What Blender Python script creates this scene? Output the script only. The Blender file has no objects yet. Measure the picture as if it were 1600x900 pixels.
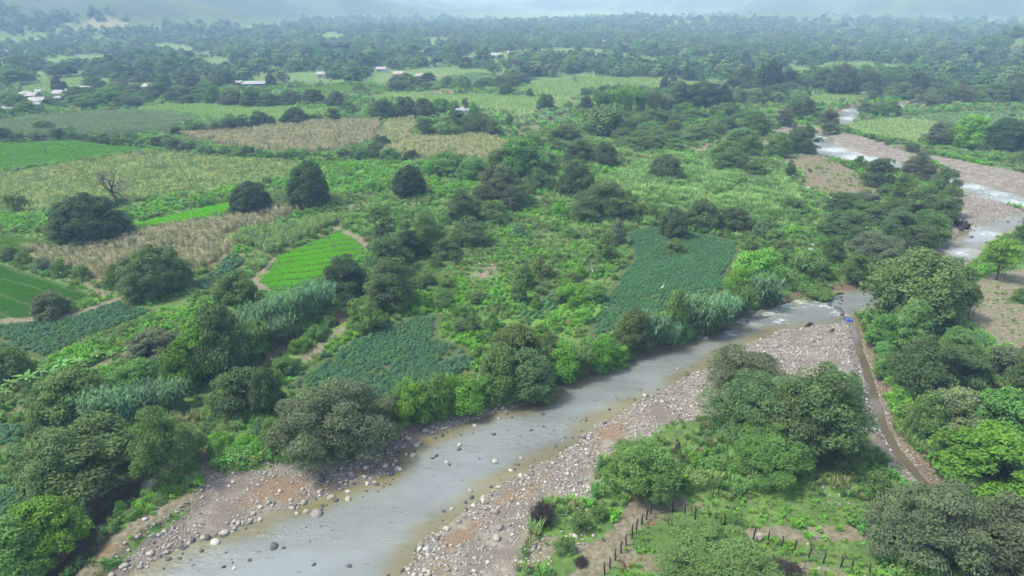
import bpy, math, random
import numpy as np
from mathutils import Vector

# ------------------------------------------------------------------ camera, sky, sun, exposure
SC = bpy.context.scene
COL = SC.collection
F, CX, CY, HORIZ, CAMH = 1081.0, 800.0, 450.0, 5.0, 50.0
PITCH = math.atan((CY - HORIZ) / F)
cam = bpy.data.objects.new('camera', bpy.data.cameras.new('camera'))
COL.objects.link(cam)
cam.data.sensor_width = 36.0
cam.data.lens = 36.0 * F / 1600.0
cam.data.clip_start, cam.data.clip_end = 0.5, 60000.0
cam.location = (0, 0, CAMH)
cam.rotation_euler = (math.pi / 2 - PITCH, 0, 0)
SC.camera = cam

SUN_EL, SUN_AZ = math.radians(58), math.radians(-95)      # azimuth from +Y towards +X
world = bpy.data.worlds.new('World'); SC.world = world
world.use_nodes = True
wn, wl = world.node_tree.nodes, world.node_tree.links
wn.clear()
sky = wn.new('ShaderNodeTexSky'); sky.sky_type = 'NISHITA'; sky.sun_disc = False
sky.sun_elevation = SUN_EL; sky.sun_rotation = SUN_AZ
sky.altitude = 500; sky.air_density = 1.0; sky.dust_density = 2.0; sky.ozone_density = 1.0
hsv = wn.new('ShaderNodeHueSaturation'); hsv.inputs['Saturation'].default_value = 0.68
bg = wn.new('ShaderNodeBackground'); bg.inputs['Strength'].default_value = 0.105
wo = wn.new('ShaderNodeOutputWorld')
wl.new(sky.outputs[0], hsv.inputs['Color']); wl.new(hsv.outputs[0], bg.inputs[0]); wl.new(bg.outputs[0], wo.inputs[0])
sun = bpy.data.objects.new('sun', bpy.data.lights.new('sun', 'SUN'))
COL.objects.link(sun)
sun.data.energy = 1.5; sun.data.angle = math.radians(11); sun.data.color = (1.0, 0.97, 0.92)
sun.rotation_euler = (math.pi / 2 - SUN_EL, 0, math.pi - SUN_AZ)
SC.view_settings.view_transform = 'Standard'; SC.view_settings.look = 'None'
SC.view_settings.exposure = 1.92; SC.view_settings.gamma = 1.0; SC.view_settings.use_curve_mapping = False
cy = SC.cycles
cy.max_bounces = 5; cy.diffuse_bounces = 3; cy.glossy_bounces = 2; cy.transmission_bounces = 3
cy.volume_bounces = 1; cy.transparent_max_bounces = 4
cy.use_denoising = True
cy.caustics_reflective = False; cy.caustics_refractive = False

# ------------------------------------------------------------------ helpers
rng = np.random.default_rng(7)
random.seed(7)
cp, sp = math.cos(PITCH), math.sin(PITCH)

def ray(px, py):
    a = (np.asarray(px, float) - CX) / F; b = -(np.asarray(py, float) - CY) / F
    return a, cp + sp * b, -sp + cp * b
def pg(px, py, z=0.0):
    """where the line of sight through a photo pixel meets the level plane z"""
    x, y, w = ray(px, py); t = (z - CAMH) / w
    return x * t, y * t
def poly_g(pts, z=0.0):
    p = np.array(pts, float); x, y = pg(p[:, 0], p[:, 1], z)
    return np.stack([x, y], 1)
def proj(x, y, z):
    d = y * cp - (z - CAMH) * sp; u = y * sp + (z - CAMH) * cp
    return CX + F * x / d, CY - F * u / d
def sstep(a, b, x):
    t = np.clip((x - a) / (b - a), 0, 1); return t * t * (3 - 2 * t)
def sdf(P, poly, closed=True, far=60.0):
    """signed distance (negative inside) of points to a polygon, or distance to a polyline"""
    out = np.full(len(P), far)
    lo, hi = poly.min(0) - far, poly.max(0) + far
    m = np.all((P >= lo) & (P <= hi), 1)
    if not m.any(): return out
    Q = P[m]; d2 = np.full(len(Q), far * far); ins = np.zeros(len(Q), bool)
    n = len(poly)
    for i in range(n if closed else n - 1):
        a, b = poly[i], poly[(i + 1) % n]; e = b - a
        w = Q - a
        t = np.clip((w @ e) / max(e @ e, 1e-9), 0, 1)
        r = w - t[:, None] * e
        d2 = np.minimum(d2, (r * r).sum(1))
        if closed:
            c = ((a[1] > Q[:, 1]) != (b[1] > Q[:, 1]))
            if a[1] != b[1]:
                xi = a[0] + (Q[:, 1] - a[1]) * (b[0] - a[0]) / (b[1] - a[1])
                ins ^= c & (Q[:, 0] < xi)
    d = np.sqrt(d2)
    out[m] = np.where(ins, -d, d) if closed else d
    return out
_ph = np.random.default_rng(3).uniform(0, 6.28, (8, 40))
def noise2(x, y, scale, seed=0):
    """cheap smooth noise, about -1..1"""
    r = np.random.default_rng(100 + seed); s = 0
    for k in range(9):
        a = r.uniform(0, 6.283); f = r.uniform(0.6, 1.9) / scale * 2.2
        s = s + np.sin((x * math.cos(a) + y * math.sin(a)) * f + r.uniform(0, 6.283))
    return s / 4.2

# ------------------------------------------------------------------ where the water, gravel and hills lie
WL = -1.1
LEFT_BANK = [(60, 990), (150, 930), (205, 897), (250, 872), (282, 852), (345, 838), (375, 826), (400, 818), (408, 803), (450, 797), (475, 788),
             (512, 773), (550, 759), (582, 752), (612, 738), (620, 722), (612, 708), (628, 700), (652, 696), (675, 678), (712, 667), (742, 657), (772, 647),
             (800, 640), (822, 633), (853, 619), (866, 598), (907, 590), (940, 577), (995, 551), (1050, 538), (1100, 522), (1132, 511), (1160, 496),
             (1199, 481), (1239, 470), (1266, 461), (1313, 453), (1359, 450), (1400, 440), (1440, 425), (1475, 402), (1488, 378), (1515, 352), (1560, 341), (1606, 329), (1700, 305)]
RIGHT_BANK = [(560, 1000), (612, 925), (630, 897), (655, 860), (667, 837), (700, 815), (745, 783), (762, 768), (800, 748), (850, 720), (905, 690), (910, 678),
              (934, 662), (975, 642), (997, 627), (1038, 612), (1070, 588), (1100, 575), (1132, 557), (1155, 545), (1178, 533), (1216, 518), (1253, 511),
              (1300, 508), (1320, 501), (1345, 493), (1400, 472), (1450, 447), (1490, 427), (1515, 411), (1540, 391), (1580, 364), (1606, 355), (1700, 335)]
RIVER = poly_g(LEFT_BANK + RIGHT_BANK[::-1], WL)
UPPER = poly_g([(1700, 335), (1606, 306), (1560, 294), (1500, 282), (1450, 266), (1400, 252), (1352, 242), (1312, 227), (1292, 208), (1258, 201), (1262, 224), (1280, 245),
                (1328, 257), (1390, 266), (1440, 284), (1495, 300), (1550, 313), (1606, 329), (1700, 350)], WL)
UPPER2 = poly_g([(1284, 206), (1312, 188), (1309, 176), (1322, 168), (1345, 165), (1380, 164), (1440, 158), (1440, 163), (1386, 169), (1352, 173), (1342, 180), (1332, 190), (1300, 206)], WL)
POOL = poly_g([(1405, 233), (1425, 234), (1445, 242), (1425, 241)], WL)
DITCH_C = poly_g([(1325, 492), (1335, 510), (1342, 545), (1353, 575), (1362, 606), (1372, 637), (1381, 668), (1400, 703), (1425, 733), (1444, 755), (1466, 783), (1500, 830), (1560, 905)], WL)
CREEK_C = poly_g([(240, 745), (212, 768), (178, 797), (153, 822), (135, 852), (112, 882), (70, 915), (20, 960)], WL)
BROOK_C = poly_g([(398, 584), (430, 560), (470, 535), (525, 507), (560, 490)], WL)
G_RIGHT = poly_g([(1320, 500), (1338, 520), (1344, 545), (1358, 590), (1366, 620), (1382, 668), (1405, 705), (1440, 755), (1462, 790), (1420, 770), (1385, 722), (1345, 690), (1330, 655),
                  (1290, 620), (1180, 640), (1100, 662), (1032, 668), (1007, 695), (962, 720), (935, 730), (925, 770), (905, 790), (862, 785), (840, 800), (828, 850), (800, 925),
                  (560, 1000), (612, 925), (630, 897), (655, 860), (700, 815), (762, 768), (850, 720), (905, 690), (934, 662), (1038, 612), (1100, 575), (1178, 533), (1253, 511)], -0.9)
G_LEFT = poly_g([(60, 990), (205, 897), (282, 852), (400, 815), (475, 788), (582, 752), (620, 722), (612, 708), (675, 678), (800, 640), (850, 618), (800, 616), (775, 615), (700, 648), (650, 664),
                 (617, 680), (595, 690), (575, 712), (550, 728), (450, 729), (400, 742), (360, 746), (335, 762), (310, 790), (285, 815), (240, 842), (212, 862), (172, 900), (50, 988)], -0.9)
G_UP = poly_g([(1205, 207), (1250, 197), (1290, 203), (1380, 226), (1430, 241), (1530, 261), (1606, 276), (1720, 300), (1720, 330), (1606, 303), (1560, 297), (1500, 288), (1460, 256), (1390, 250), (1330, 252), (1290, 246), (1262, 215), (1215, 214)], -0.9)
G_ISLE = poly_g([(1493, 296), (1550, 313), (1600, 330), (1530, 350), (1500, 360), (1480, 385), (1465, 410), (1440, 420), (1452, 395), (1478, 375), (1488, 350), (1488, 310)], -0.9)
G_DITCH = poly_g([(1342, 535), (1352, 545), (1366, 590), (1382, 640), (1396, 680), (1420, 715), (1448, 745), (1475, 780), (1462, 785), (1420, 728), (1398, 702), (1380, 668), (1370, 637), (1358, 590)], -0.9)
G_FAR = poly_g([(1300, 208), (1312, 186), (1322, 168), (1440, 157), (1440, 168), (1352, 175), (1335, 192)], -0.9)
G_FARLEFT = poly_g([(93, 98), (105, 94), (140, 89), (158, 86.5), (170, 87), (140, 93), (125, 99.5), (100, 101)], 0)
GRAVELS = [G_RIGHT, G_LEFT, G_UP, G_ISLE, G_DITCH, G_FAR]
WATERS = [RIVER, UPPER, UPPER2, POOL]
CHANNELS = [(DITCH_C, 0.62), (CREEK_C, 1.15), (BROOK_C, 0.45)]

def water_sd(P):
    d = np.full(len(P), 60.0)
    for w in WATERS: d = np.minimum(d, sdf(P, w))
    return d
def chan_sd(P):
    d = np.full(len(P), 60.0)
    for c, w in CHANNELS: d = np.minimum(d, sdf(P, c, closed=False) - w)
    return d
def gravel_w(P):
    g = np.zeros(len(P))
    for q in GRAVELS: g = np.maximum(g, sstep(1.2, -1.2, sdf(P, q, far=12.0)))
    return g
def hills(x, y):
    n1 = noise2(x, y, 260, 1); n2 = noise2(x, y, 90, 2); n3 = noise2(x, y, 420, 3)
    # long mountain on the left: grows with distance behind its foot line
    s = -0.938 * (x + 660) + 0.347 * (y - 930)
    t = 0.347 * (x + 660) + 0.938 * (y - 930)
    tap = 1 - 0.72 * sstep(600, 1900, t)
    h = tap * (np.clip(s + 60 * n1, 0, None) * 0.36 + np.clip(s - 250 + 90 * n1, 0, None) * 0.25) * (1 + 0.22 * n1 + 0.10 * n2)
    h = np.minimum(h, 210 + 40 * n1)
    # bare-topped spur at its foot
    h = h + 30 * np.exp(-(((x + 610) / 70) ** 2 + ((y - 1150) / 110) ** 2)) * (1 + 0.2 * n2)
    # wooded ridge on the right and the mountains behind it
    h = h + 30 * np.exp(-(((x - 620) / 300) ** 2 + ((y - 1850) / 260) ** 2)) * (1 + 0.25 * n2)
    s2 = 0.90 * (x - 900) + 0.42 * (y - 1750)
    h = h + np.minimum(np.clip(s2 + 120 * n1 - 60, 0, None) * 0.30, 190) * sstep(800, 1500, y) * (1 + 0.2 * n1 + 0.08 * n2)
    # dry hill at the right edge
    h = h + 52 * np.exp(-(((x - 565) / 75) ** 2 + ((y - 690) / 95) ** 2)) * (1 + 0.15 * n2)
    # far low hills closing the valley
    h = h + 25 * np.exp(-(((x - 500) / 900) ** 2 + ((y - 5200) / 700) ** 2)) * (1 + 0.3 * n3)
    h = h + 20 * sstep(5200, 8200, y) * (1 + 0.3 * n3)
    h = h + 4.0 * sstep(500, 1000, y) * n1
    return np.where(h > 150, 150 + 90 * np.tanh((h - 150) / 90), np.clip(h, -2, None))
def ground_z(x, y):
    x = np.atleast_1d(np.asarray(x, float)); y = np.atleast_1d(np.asarray(y, float))
    P = np.stack([x, y], 1)
    d = np.hypot(x, y)
    und = (0.16 * noise2(x, y, 16, 5) + 0.08 * noise2(x, y, 5, 6)) * sstep(700, 300, d)
    g = gravel_w(P)
    w = water_sd(P)
    bw = 2.2 + 13 * g
    wv = w + 0.35 * noise2(x, y, 2.2, 8)
    rise = np.where(wv < 0, np.maximum(wv * 0.55, -0.8), (1.1) * np.clip(wv / bw, 0, 1) ** np.where(g > 0.5, 0.75, 1.0))
    c = chan_sd(P) + 0.12 * noise2(x, y, 1.6, 9)
    rise2 = np.where(c < 0, np.maximum(c * 0.6, -0.35), 1.1 * np.clip(c / 1.6, 0, 1))
    ch = np.minimum(rise, rise2)
    return WL + ch + und * np.clip(ch / 1.1, 0, 1) + hills(x, y)

# ------------------------------------------------------------------ mesh and object helpers
def mesh(name, V, faces, mats, attrs=None, smooth=False, fmat=None):
    """faces: list of (n,k) int arrays"""
    me = bpy.data.meshes.new(name)
    V = np.asarray(V, np.float32)
    me.vertices.add(len(V)); me.vertices.foreach_set('co', V.ravel())
    loops = np.concatenate([f.ravel() for f in faces]).astype(np.int32)
    tot = np.concatenate([np.full(len(f), f.shape[1]) for f in faces]).astype(np.int32)
    st = np.concatenate([[0], np.cumsum(tot)[:-1]]).astype(np.int32)
    me.loops.add(len(loops)); me.loops.foreach_set('vertex_index', loops)
    me.polygons.add(len(tot)); me.polygons.foreach_set('loop_start', st); me.polygons.foreach_set('loop_total', tot)
    if fmat is not None: me.polygons.foreach_set('material_index', np.asarray(fmat, np.int32))
    me.update(calc_edges=True)
    me.polygons.foreach_set('use_smooth', np.full(len(tot), smooth))
    for k, v in (attrs or {}).items():
        v = np.asarray(v, np.float32)
        a = me.attributes.new(k, 'FLOAT', 'POINT'); a.data.foreach_set('value', v)
    for m in (mats if isinstance(mats, (list, tuple)) else [mats]): me.materials.append(m)
    return me
def link(name, data, parent=None, loc=None, color=None):
    o = bpy.data.objects.new(name, data); COL.objects.link(o)
    if parent is not None: o.parent = parent
    if loc is not None: o.location = loc
    if color is not None: o.color = (*color, 1)
    return o
def tag(o, label, cat=None, group=None, kind=None):
    o['label'] = label
    if cat: o['category'] = cat
    if group: o['group'] = group
    if kind: o['kind'] = kind
    return o
class MB:
    """collects pieces of geometry for one mesh"""
    def __init__(s): s.V = []; s.Q = []; s.T = []; s.n = 0; s.A = []
    def add(s, V, Q=None, T=None, a=None):
        V = np.asarray(V, float)
        if Q is not None and len(Q): s.Q.append(np.asarray(Q) + s.n)
        if T is not None and len(T): s.T.append(np.asarray(T) + s.n)
        s.V.append(V); s.A.append(np.full(len(V), 0.5) if a is None else np.broadcast_to(a, len(V)))
        s.n += len(V)
    def box(s, lo, hi):
        x0, y0, z0 = lo; x1, y1, z1 = hi
        s.add([(x0, y0, z0), (x1, y0, z0), (x1, y1, z0), (x0, y1, z0), (x0, y0, z1), (x1, y0, z1), (x1, y1, z1), (x0, y1, z1)],
              [(0, 3, 2, 1), (4, 5, 6, 7), (0, 1, 5, 4), (1, 2, 6, 5), (2, 3, 7, 6), (3, 0, 4, 7)])
    def tube(s, pts, rad, k=5, cap=True):
        pts = np.asarray(pts, float); m = len(pts); rad = np.broadcast_to(rad, m)
        tg = np.gradient(pts, axis=0); tg /= np.linalg.norm(tg, axis=1)[:, None] + 1e-9
        ref = np.array([0.31, 0.17, 1.0]) if abs(tg[0][2]) < 0.9 else np.array([1.0, 0.1, 0.0])
        u = np.cross(tg, ref); u /= np.linalg.norm(u, axis=1)[:, None] + 1e-9
        v = np.cross(tg, u)
        an = np.arange(k) / k * 2 * np.pi
        V = pts[:, None] + rad[:, None, None] * (np.cos(an)[None, :, None] * u[:, None] + np.sin(an)[None, :, None] * v[:, None])
        V = V.reshape(-1, 3); Q = []
        for i in range(m - 1):
            for j in range(k):
                Q.append((i * k + j, i * k + (j + 1) % k, (i + 1) * k + (j + 1) % k, (i + 1) * k + j))
        T = []
        if cap:
            V = np.vstack([V, pts[:1], pts[-1:]]); a, b = len(V) - 2, len(V) - 1
            T = [(a, (j + 1) % k, j) for j in range(k)] + [(b, (m - 1) * k + j, (m - 1) * k + (j + 1) % k) for j in range(k)]
        s.add(V, Q, T)
    def mesh(s, name, mat, smooth=False, attr=True):
        f = []
        if s.Q: f.append(np.vstack(s.Q))
        if s.T: f.append(np.vstack(s.T))
        return mesh(name, np.vstack(s.V), f, mat, {'lv': np.concatenate(s.A)} if attr else None, smooth)

# ------------------------------------------------------------------ materials
def newmat(name):
    m = bpy.data.materials.new(name); m.use_nodes = True
    nt = m.node_tree; nt.nodes.clear()
    out = nt.nodes.new('ShaderNodeOutputMaterial')
    return m, nt, out
def nd(nt, typ, **kw):
    n = nt.nodes.new(typ)
    for k, v in kw.items():
        if k.startswith('in_'):
            key = k[3:]; n.inputs[int(key) if key.isdigit() else key.replace('_', ' ')].default_value = v
        else: setattr(n, k, v)
    return n
def math_(nt, op, a, b=None, clamp=False):
    n = nt.nodes.new('ShaderNodeMath'); n.operation = op; n.use_clamp = clamp
    for i, v in enumerate((a, b)):
        if v is None: continue
        if isinstance(v, (int, float)): n.inputs[i].default_value = v
        else: nt.links.new(v, n.inputs[i])
    return n.outputs[0]
def mix_(nt, fac, a, b, typ='MIX'):
    n = nt.nodes.new('ShaderNodeMix'); n.data_type = 'RGBA'; n.blend_type = typ
    for i, v in ((0, fac), (6, a), (7, b)):
        if isinstance(v, (int, float)): n.inputs[i].default_value = v
        elif isinstance(v, tuple): n.inputs[i].default_value = (*v, 1)
        else: nt.links.new(v, n.inputs[i])
    return n.outputs[2]
def attr_(nt, name):
    n = nt.nodes.new('ShaderNodeAttribute'); n.attribute_name = name; return n.outputs['Fac']
def noise_(nt, vec, scale, detail=3.0, rough=0.55):
    n = nt.nodes.new('ShaderNodeTexNoise'); n.inputs['Scale'].default_value = scale
    n.inputs['Detail'].default_value = detail; n.inputs['Roughness'].default_value = rough
    if vec is not None: nt.links.new(vec, n.inputs['Vector'])
    return n.outputs['Fac']
def ramp_(nt, fac, lo, hi):
    n = nt.nodes.new('ShaderNodeMapRange'); n.interpolation_type = 'SMOOTHSTEP'
    nt.links.new(fac, n.inputs[0]); n.inputs[1].default_value = lo; n.inputs[2].default_value = hi
    return n.outputs[0]

def leaf_mat(name, color=None, transl=0.2, rough=0.6, var=0.35, tip=None):
    """foliage: own colour (or the object's), varied leaf by leaf and plant by plant, some light passing through"""
    m, nt, out = newmat(name)
    oi = nt.nodes.new('ShaderNodeObjectInfo')
    if color is None: base = oi.outputs['Color']
    else:
        c = nt.nodes.new('ShaderNodeRGB'); c.outputs[0].default_value = (*color, 1); base = c.outputs[0]
    lv = attr_(nt, 'lv')
    h = nt.nodes.new('ShaderNodeHueSaturation')
    nt.links.new(base, h.inputs['Color'])
    nt.links.new(math_(nt, 'ADD', 0.485, math_(nt, 'MULTIPLY', oi.outputs['Random'], 0.03)), h.inputs['Hue'])
    v = math_(nt, 'ADD', 1.0 - var, math_(nt, 'MULTIPLY', lv, 2 * var))
    v = math_(nt, 'MULTIPLY', v, math_(nt, 'ADD', 0.85, math_(nt, 'MULTIPLY', oi.outputs['Random'], 0.3)))
    nt.links.new(v, h.inputs['Value'])
    col = h.outputs[0]
    if tip is not None:
        col = mix_(nt, math_(nt, 'MULTIPLY', ramp_(nt, lv, 0.65, 1.0), 0.6), col, tip)
    p = nd(nt, 'ShaderNodeBsdfPrincipled', in_Roughness=rough)
    p.inputs['Specular IOR Level'].default_value = 0.08
    t = nt.nodes.new('ShaderNodeBsdfTranslucent')
    mx = nt.nodes.new('ShaderNodeMixShader'); mx.inputs[0].default_value = transl
    nt.links.new(col, p.inputs['Base Color'])
    nt.links.new(mix_(nt, 1.0, col, (1.1, 1.25, 0.5), 'MULTIPLY'), t.inputs['Color'])
    nt.links.new(p.outputs[0], mx.inputs[1]); nt.links.new(t.outputs[0], mx.inputs[2]); nt.links.new(mx.outputs[0], out.inputs[0])
    return m
def plain_mat(name, color, rough=0.8, nscale=3.0, amount=0.35, bump=0.0, spec=0.3, objcol=False, wav=None):
    m, nt, out = newmat(name)
    tc = nt.nodes.new('ShaderNodeTexCoord')
    oi = nt.nodes.new('ShaderNodeObjectInfo')
    n1 = noise_(nt, tc.outputs['Object'], nscale, 5.0, 0.6)
    base = oi.outputs['Color'] if objcol else color
    dark = mix_(nt, 1.0, base, (1 - amount, 1 - amount, 1 - amount), 'MULTIPLY')
    col = mix_(nt, ramp_(nt, n1, 0.35, 0.65), dark, base)
    p = nd(nt, 'ShaderNodeBsdfPrincipled', in_Roughness=rough)
    p.inputs['Specular IOR Level'].default_value = spec
    nt.links.new(col, p.inputs['Base Color'])
    if bump or wav:
        b = nt.nodes.new('ShaderNodeBump'); b.inputs['Strength'].default_value = bump or 0.5; b.inputs['Distance'].default_value = 0.05
        if wav:
            w = nt.nodes.new('ShaderNodeTexWave'); w.inputs['Scale'].default_value = wav
            nt.links.new(tc.outputs['Object'], w.inputs['Vector']); nt.links.new(w.outputs['Fac'], b.inputs['Height'])
        else: nt.links.new(noise_(nt, tc.outputs['Object'], nscale * 4, 4.0), b.inputs['Height'])
        nt.links.new(b.outputs[0], p.inputs['Normal'])
    nt.links.new(p.outputs[0], out.inputs[0])
    return m

LEAF = leaf_mat('leaf')
LEAF_TIP = leaf_mat('leaf_olive_tips', tip=(0.17, 0.19, 0.05))
BARK = plain_mat('bark', (0.085, 0.07, 0.055), 0.9, 2.0, 0.4)
BARK_PALE = plain_mat('bark_grey', (0.16, 0.14, 0.125), 0.9, 2.0, 0.4)
STONE = plain_mat('river_stone', (0.3, 0.3, 0.3), 0.75, 1.6, 0.3, 0.3, objcol=True)
POSTM = plain_mat('weathered_post', (0.03, 0.027, 0.025), 0.9, 6.0, 0.4)
WIREM = plain_mat('rusty_wire', (0.10, 0.07, 0.05), 0.6)

# ------------------------------------------------------------------ fields and paths read from the photograph (pixel outlines laid on the ground)
FIELDS = {   # crops: name -> outline
 'rice_far':   [(0, 224), (120, 220), (238, 234), (170, 244), (0, 267), (-60, 275), (-60, 226)],
 'maize_rows': [(-60, 285), (0, 272), (245, 238), (340, 246), (475, 253), (440, 277), (330, 296), (215, 312), (120, 322), (45, 332), (-60, 340)],
 'maize_grey': [(-60, 202), (0, 193), (60, 184), (150, 178), (215, 174), (290, 181), (315, 188), (300, 193), (262, 207), (150, 213), (90, 212), (0, 210), (-60, 214)],
 'maize_lime': [(205, 172), (300, 165), (420, 167), (512, 175), (505, 190), (410, 191), (330, 188), (290, 180), (220, 174)],
 'maize_tan_a': [(275, 213), (330, 203), (420, 195), (520, 190), (592, 189), (598, 200), (575, 226), (520, 238), (450, 240), (400, 236), (330, 225)],
 'maize_tan_b': [(605, 190), (650, 185), (655, 198), (640, 211), (700, 214), (755, 211), (808, 229), (800, 242), (770, 252), (700, 256), (640, 246), (585, 240), (592, 205)],
 'maize_tan_front': [(40, 390), (87, 387), (187, 369), (233, 358), (360, 338), (427, 324), (473, 330), (423, 350), (353, 367), (367, 387), (333, 417), (302, 425), (267, 410), (217, 415), (183, 425), (157, 442), (117, 432), (50, 403)],
 'maize_green_strip': [(350, 377), (427, 353), (500, 342), (532, 341), (530, 353), (470, 378), (417, 402), (400, 390)],
 'rice_bright': [(398, 442), (412, 428), (428, 403), (480, 380), (530, 359), (556, 372), (576, 388), (545, 413), (510, 430), (480, 444), (450, 458), (415, 456)],
 'rice_left': [(-60, 400), (0, 412), (60, 432), (145, 460), (100, 493), (0, 501), (-60, 505)],
 'rice_strip': [(187, 354), (260, 338), (362, 315), (364, 330), (320, 341), (247, 354), (190, 362)],
 'rice_pale': [(-40, 360), (0, 365), (60, 374), (85, 378), (75, 390), (20, 400), (-40, 395)],
 'cassava_left': [(-60, 512), (0, 505), (100, 498), (185, 470), (248, 485), (212, 502), (140, 530), (62, 564), (40, 553), (0, 552), (-60, 560)],
 'cassava_mid': [(430, 612), (470, 588), (540, 537), (600, 512), (640, 496), (690, 489), (684, 528), (733, 545), (740, 580), (716, 594), (650, 617), (600, 630), (500, 622)],
 'cassava_right': [(925, 532), (915, 500), (958, 442), (988, 402), (974, 362), (1010, 354), (1070, 360), (1152, 376), (1157, 400), (1136, 430), (1148, 450), (1100, 468), (1050, 482), (1000, 506)],
 'cassava_rows': [(800, 505), (838, 470), (900, 430), (926, 402), (942, 412), (900, 455), (868, 490), (830, 515)],
 'cassava_small': [(300, 452), (300, 437), (377, 397), (388, 408), (360, 437), (327, 458)],
 'cassava_corner': [(-60, 790), (0, 762), (45, 742), (70, 760), (60, 790), (0, 850), (-60, 880)],
 'cassava_edge': [(-60, 672), (0, 662), (50, 658), (72, 665), (40, 690), (0, 705), (-60, 720)],
 'field_east': [(1320, 192), (1345, 188), (1400, 184), (1480, 190), (1500, 198), (1440, 212), (1430, 222), (1385, 218), (1345, 207)],
 'field_east_blue': [(1405, 182), (1480, 176), (1620, 174), (1620, 190), (1540, 192), (1500, 196), (1440, 187)],
 'field_upper': [(800, 138), (850, 128), (905, 119), (1000, 122), (1130, 133), (1130, 140), (1060, 143), (960, 150), (880, 155), (835, 149)],
 'field_mid': [(560, 152), (620, 144), (700, 146), (780, 148), (905, 156), (915, 163), (860, 172), (800, 178), (740, 168), (640, 158)],
 'field_mid_b': [(690, 120), (740, 114), (775, 116), (790, 128), (730, 134), (680, 130)],
 'field_lime_small': [(450, 140), (540, 134), (610, 140), (600, 147), (540, 146), (470, 147)],
 'field_west': [(30, 138), (62, 124), (105, 121), (137, 126), (130, 140), (85, 148), (40, 147)],
 'field_northeast': [(1262, 108), (1300, 98), (1360, 97), (1420, 105), (1370, 110), (1300, 117), (1268, 117)],
 'field_dark_rows': [(1205, 150), (1300, 146), (1350, 150), (1340, 160), (1290, 163), (1215, 158)],
 'banana_plot': [(768, 193), (800, 183), (850, 173), (900, 171), (898, 188), (860, 195), (805, 196)],
}
FG = {k: poly_g(v) for k, v in FIELDS.items()}
P_DIRT = [poly_g(p) for p in ([(1000, 766), (1050, 761), (1120, 790), (1110, 806), (1060, 812), (1012, 832), (985, 880), (955, 910), (895, 910), (940, 870), (990, 800)],
    [(1500, 452), (1530, 432), (1560, 422), (1640, 412), (1640, 550), (1570, 542), (1520, 507), (1502, 475)],
    [(1200, 858), (1260, 868), (1310, 880), (1350, 915), (1200, 915)], [(720, 437), (750, 415), (790, 400), (802, 418), (760, 441), (737, 447)],
    [(528, 322), (590, 308), (596, 322), (560, 330)], [(808, 302), (840, 296), (858, 310), (836, 322)], [(835, 342), (872, 322), (882, 340), (858, 352)],
    [(1066, 232), (1080, 212), (1130, 205), (1145, 216), (1120, 232), (1090, 242)], [(110, 905), (150, 868), (200, 822), (260, 795), (300, 776), (330, 758), (345, 765), (280, 800), (215, 830), (160, 885), (140, 915)],
    [(0, 740), (0, 720), (35, 705), (42, 722), (20, 742)], [(1355, 440), (1390, 425), (1400, 440), (1370, 452)], [(600, 120), (690, 116), (690, 124), (610, 128)], [(340, 148), (440, 143), (450, 150), (350, 156)])]
P_SHORT = [poly_g(p) for p in ([(990, 755), (1130, 765), (1250, 835), (1370, 830), (1400, 910), (900, 915), (950, 850)], [(1490, 450), (1530, 425), (1640, 405), (1640, 555), (1560, 545), (1500, 505)], [(390, 590), (440, 540), (530, 495), (570, 485), (545, 520), (470, 580), (410, 610)], [(140, 905), (190, 830), (290, 775), (350, 745), (430, 735), (330, 790), (200, 880)], [(1120, 770), (1200, 760), (1350, 775), (1370, 830), (1160, 835)], [(800, 900), (840, 800), (940, 780), (990, 790), (940, 870), (900, 905)])]
P_SOIL = [poly_g(p) for p in ([(1215, 241), (1282, 238), (1332, 265), (1392, 300), (1380, 314), (1300, 311), (1260, 296), (1245, 270), (1222, 255)],
    [(780, 200), (868, 195), (862, 210), (790, 214)], [(640, 146), (700, 138), (715, 143), (700, 148)], [(1160, 205), (1215, 205), (1225, 235), (1190, 240)])]
P_ORANGE = [poly_g(p, -0.9) for p in ([(900, 697), (935, 662), (1000, 640), (1030, 650), (985, 690), (930, 720), (890, 735)], [(640, 900), (680, 840), (745, 790), (830, 745), (880, 730), (870, 770), (790, 800), (740, 850), (690, 910)],
    [(350, 790), (400, 750), (470, 735), (540, 735), (600, 700), (640, 690), (720, 650), (760, 640), (740, 660), (640, 710), (560, 755), (470, 790), (400, 815)], [(110, 910), (160, 860), (210, 830), (200, 870), (160, 905)], [(250, 860), (340, 800), (360, 790), (330, 840)])]
P_GRASS = [poly_g(p) for p in ([(1238, 285), (1265, 290), (1292, 312), (1282, 342), (1258, 350), (1248, 315)], [(477, 256), (560, 250), (640, 258), (640, 275), (570, 300), (520, 310), (440, 290)],
    [(0, 335), (90, 330), (180, 340), (180, 352), (90, 372), (0, 362)], [(145, 463), (190, 462), (150, 480), (100, 495), (95, 492)], [(400, 590), (440, 545), (520, 500), (560, 490), (530, 520), (450, 585), (420, 600)],
    [(868, 312), (872, 258), (890, 255), (886, 312)], [(60, 575), (140, 532), (240, 495), (330, 470), (400, 455), (330, 500), (240, 530), (140, 560), (70, 590)], [(150, 590), (200, 565), (205, 580), (160, 600)],
    [(200, 800), (205, 770), (250, 775), (180, 840), (150, 880)], [(330, 740), (360, 718), (420, 718), (430, 735), (400, 742)],
    [(960, 480), (900, 520), (840, 540), (800, 560), (760, 560), (740, 520), (800, 480), (880, 460)], [(930, 300), (960, 270), (1050, 246), (1180, 262), (1250, 300), (1250, 340), (1060, 320)])]
def line(p, w, z=0.0): return (poly_g(p, z), w)
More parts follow.
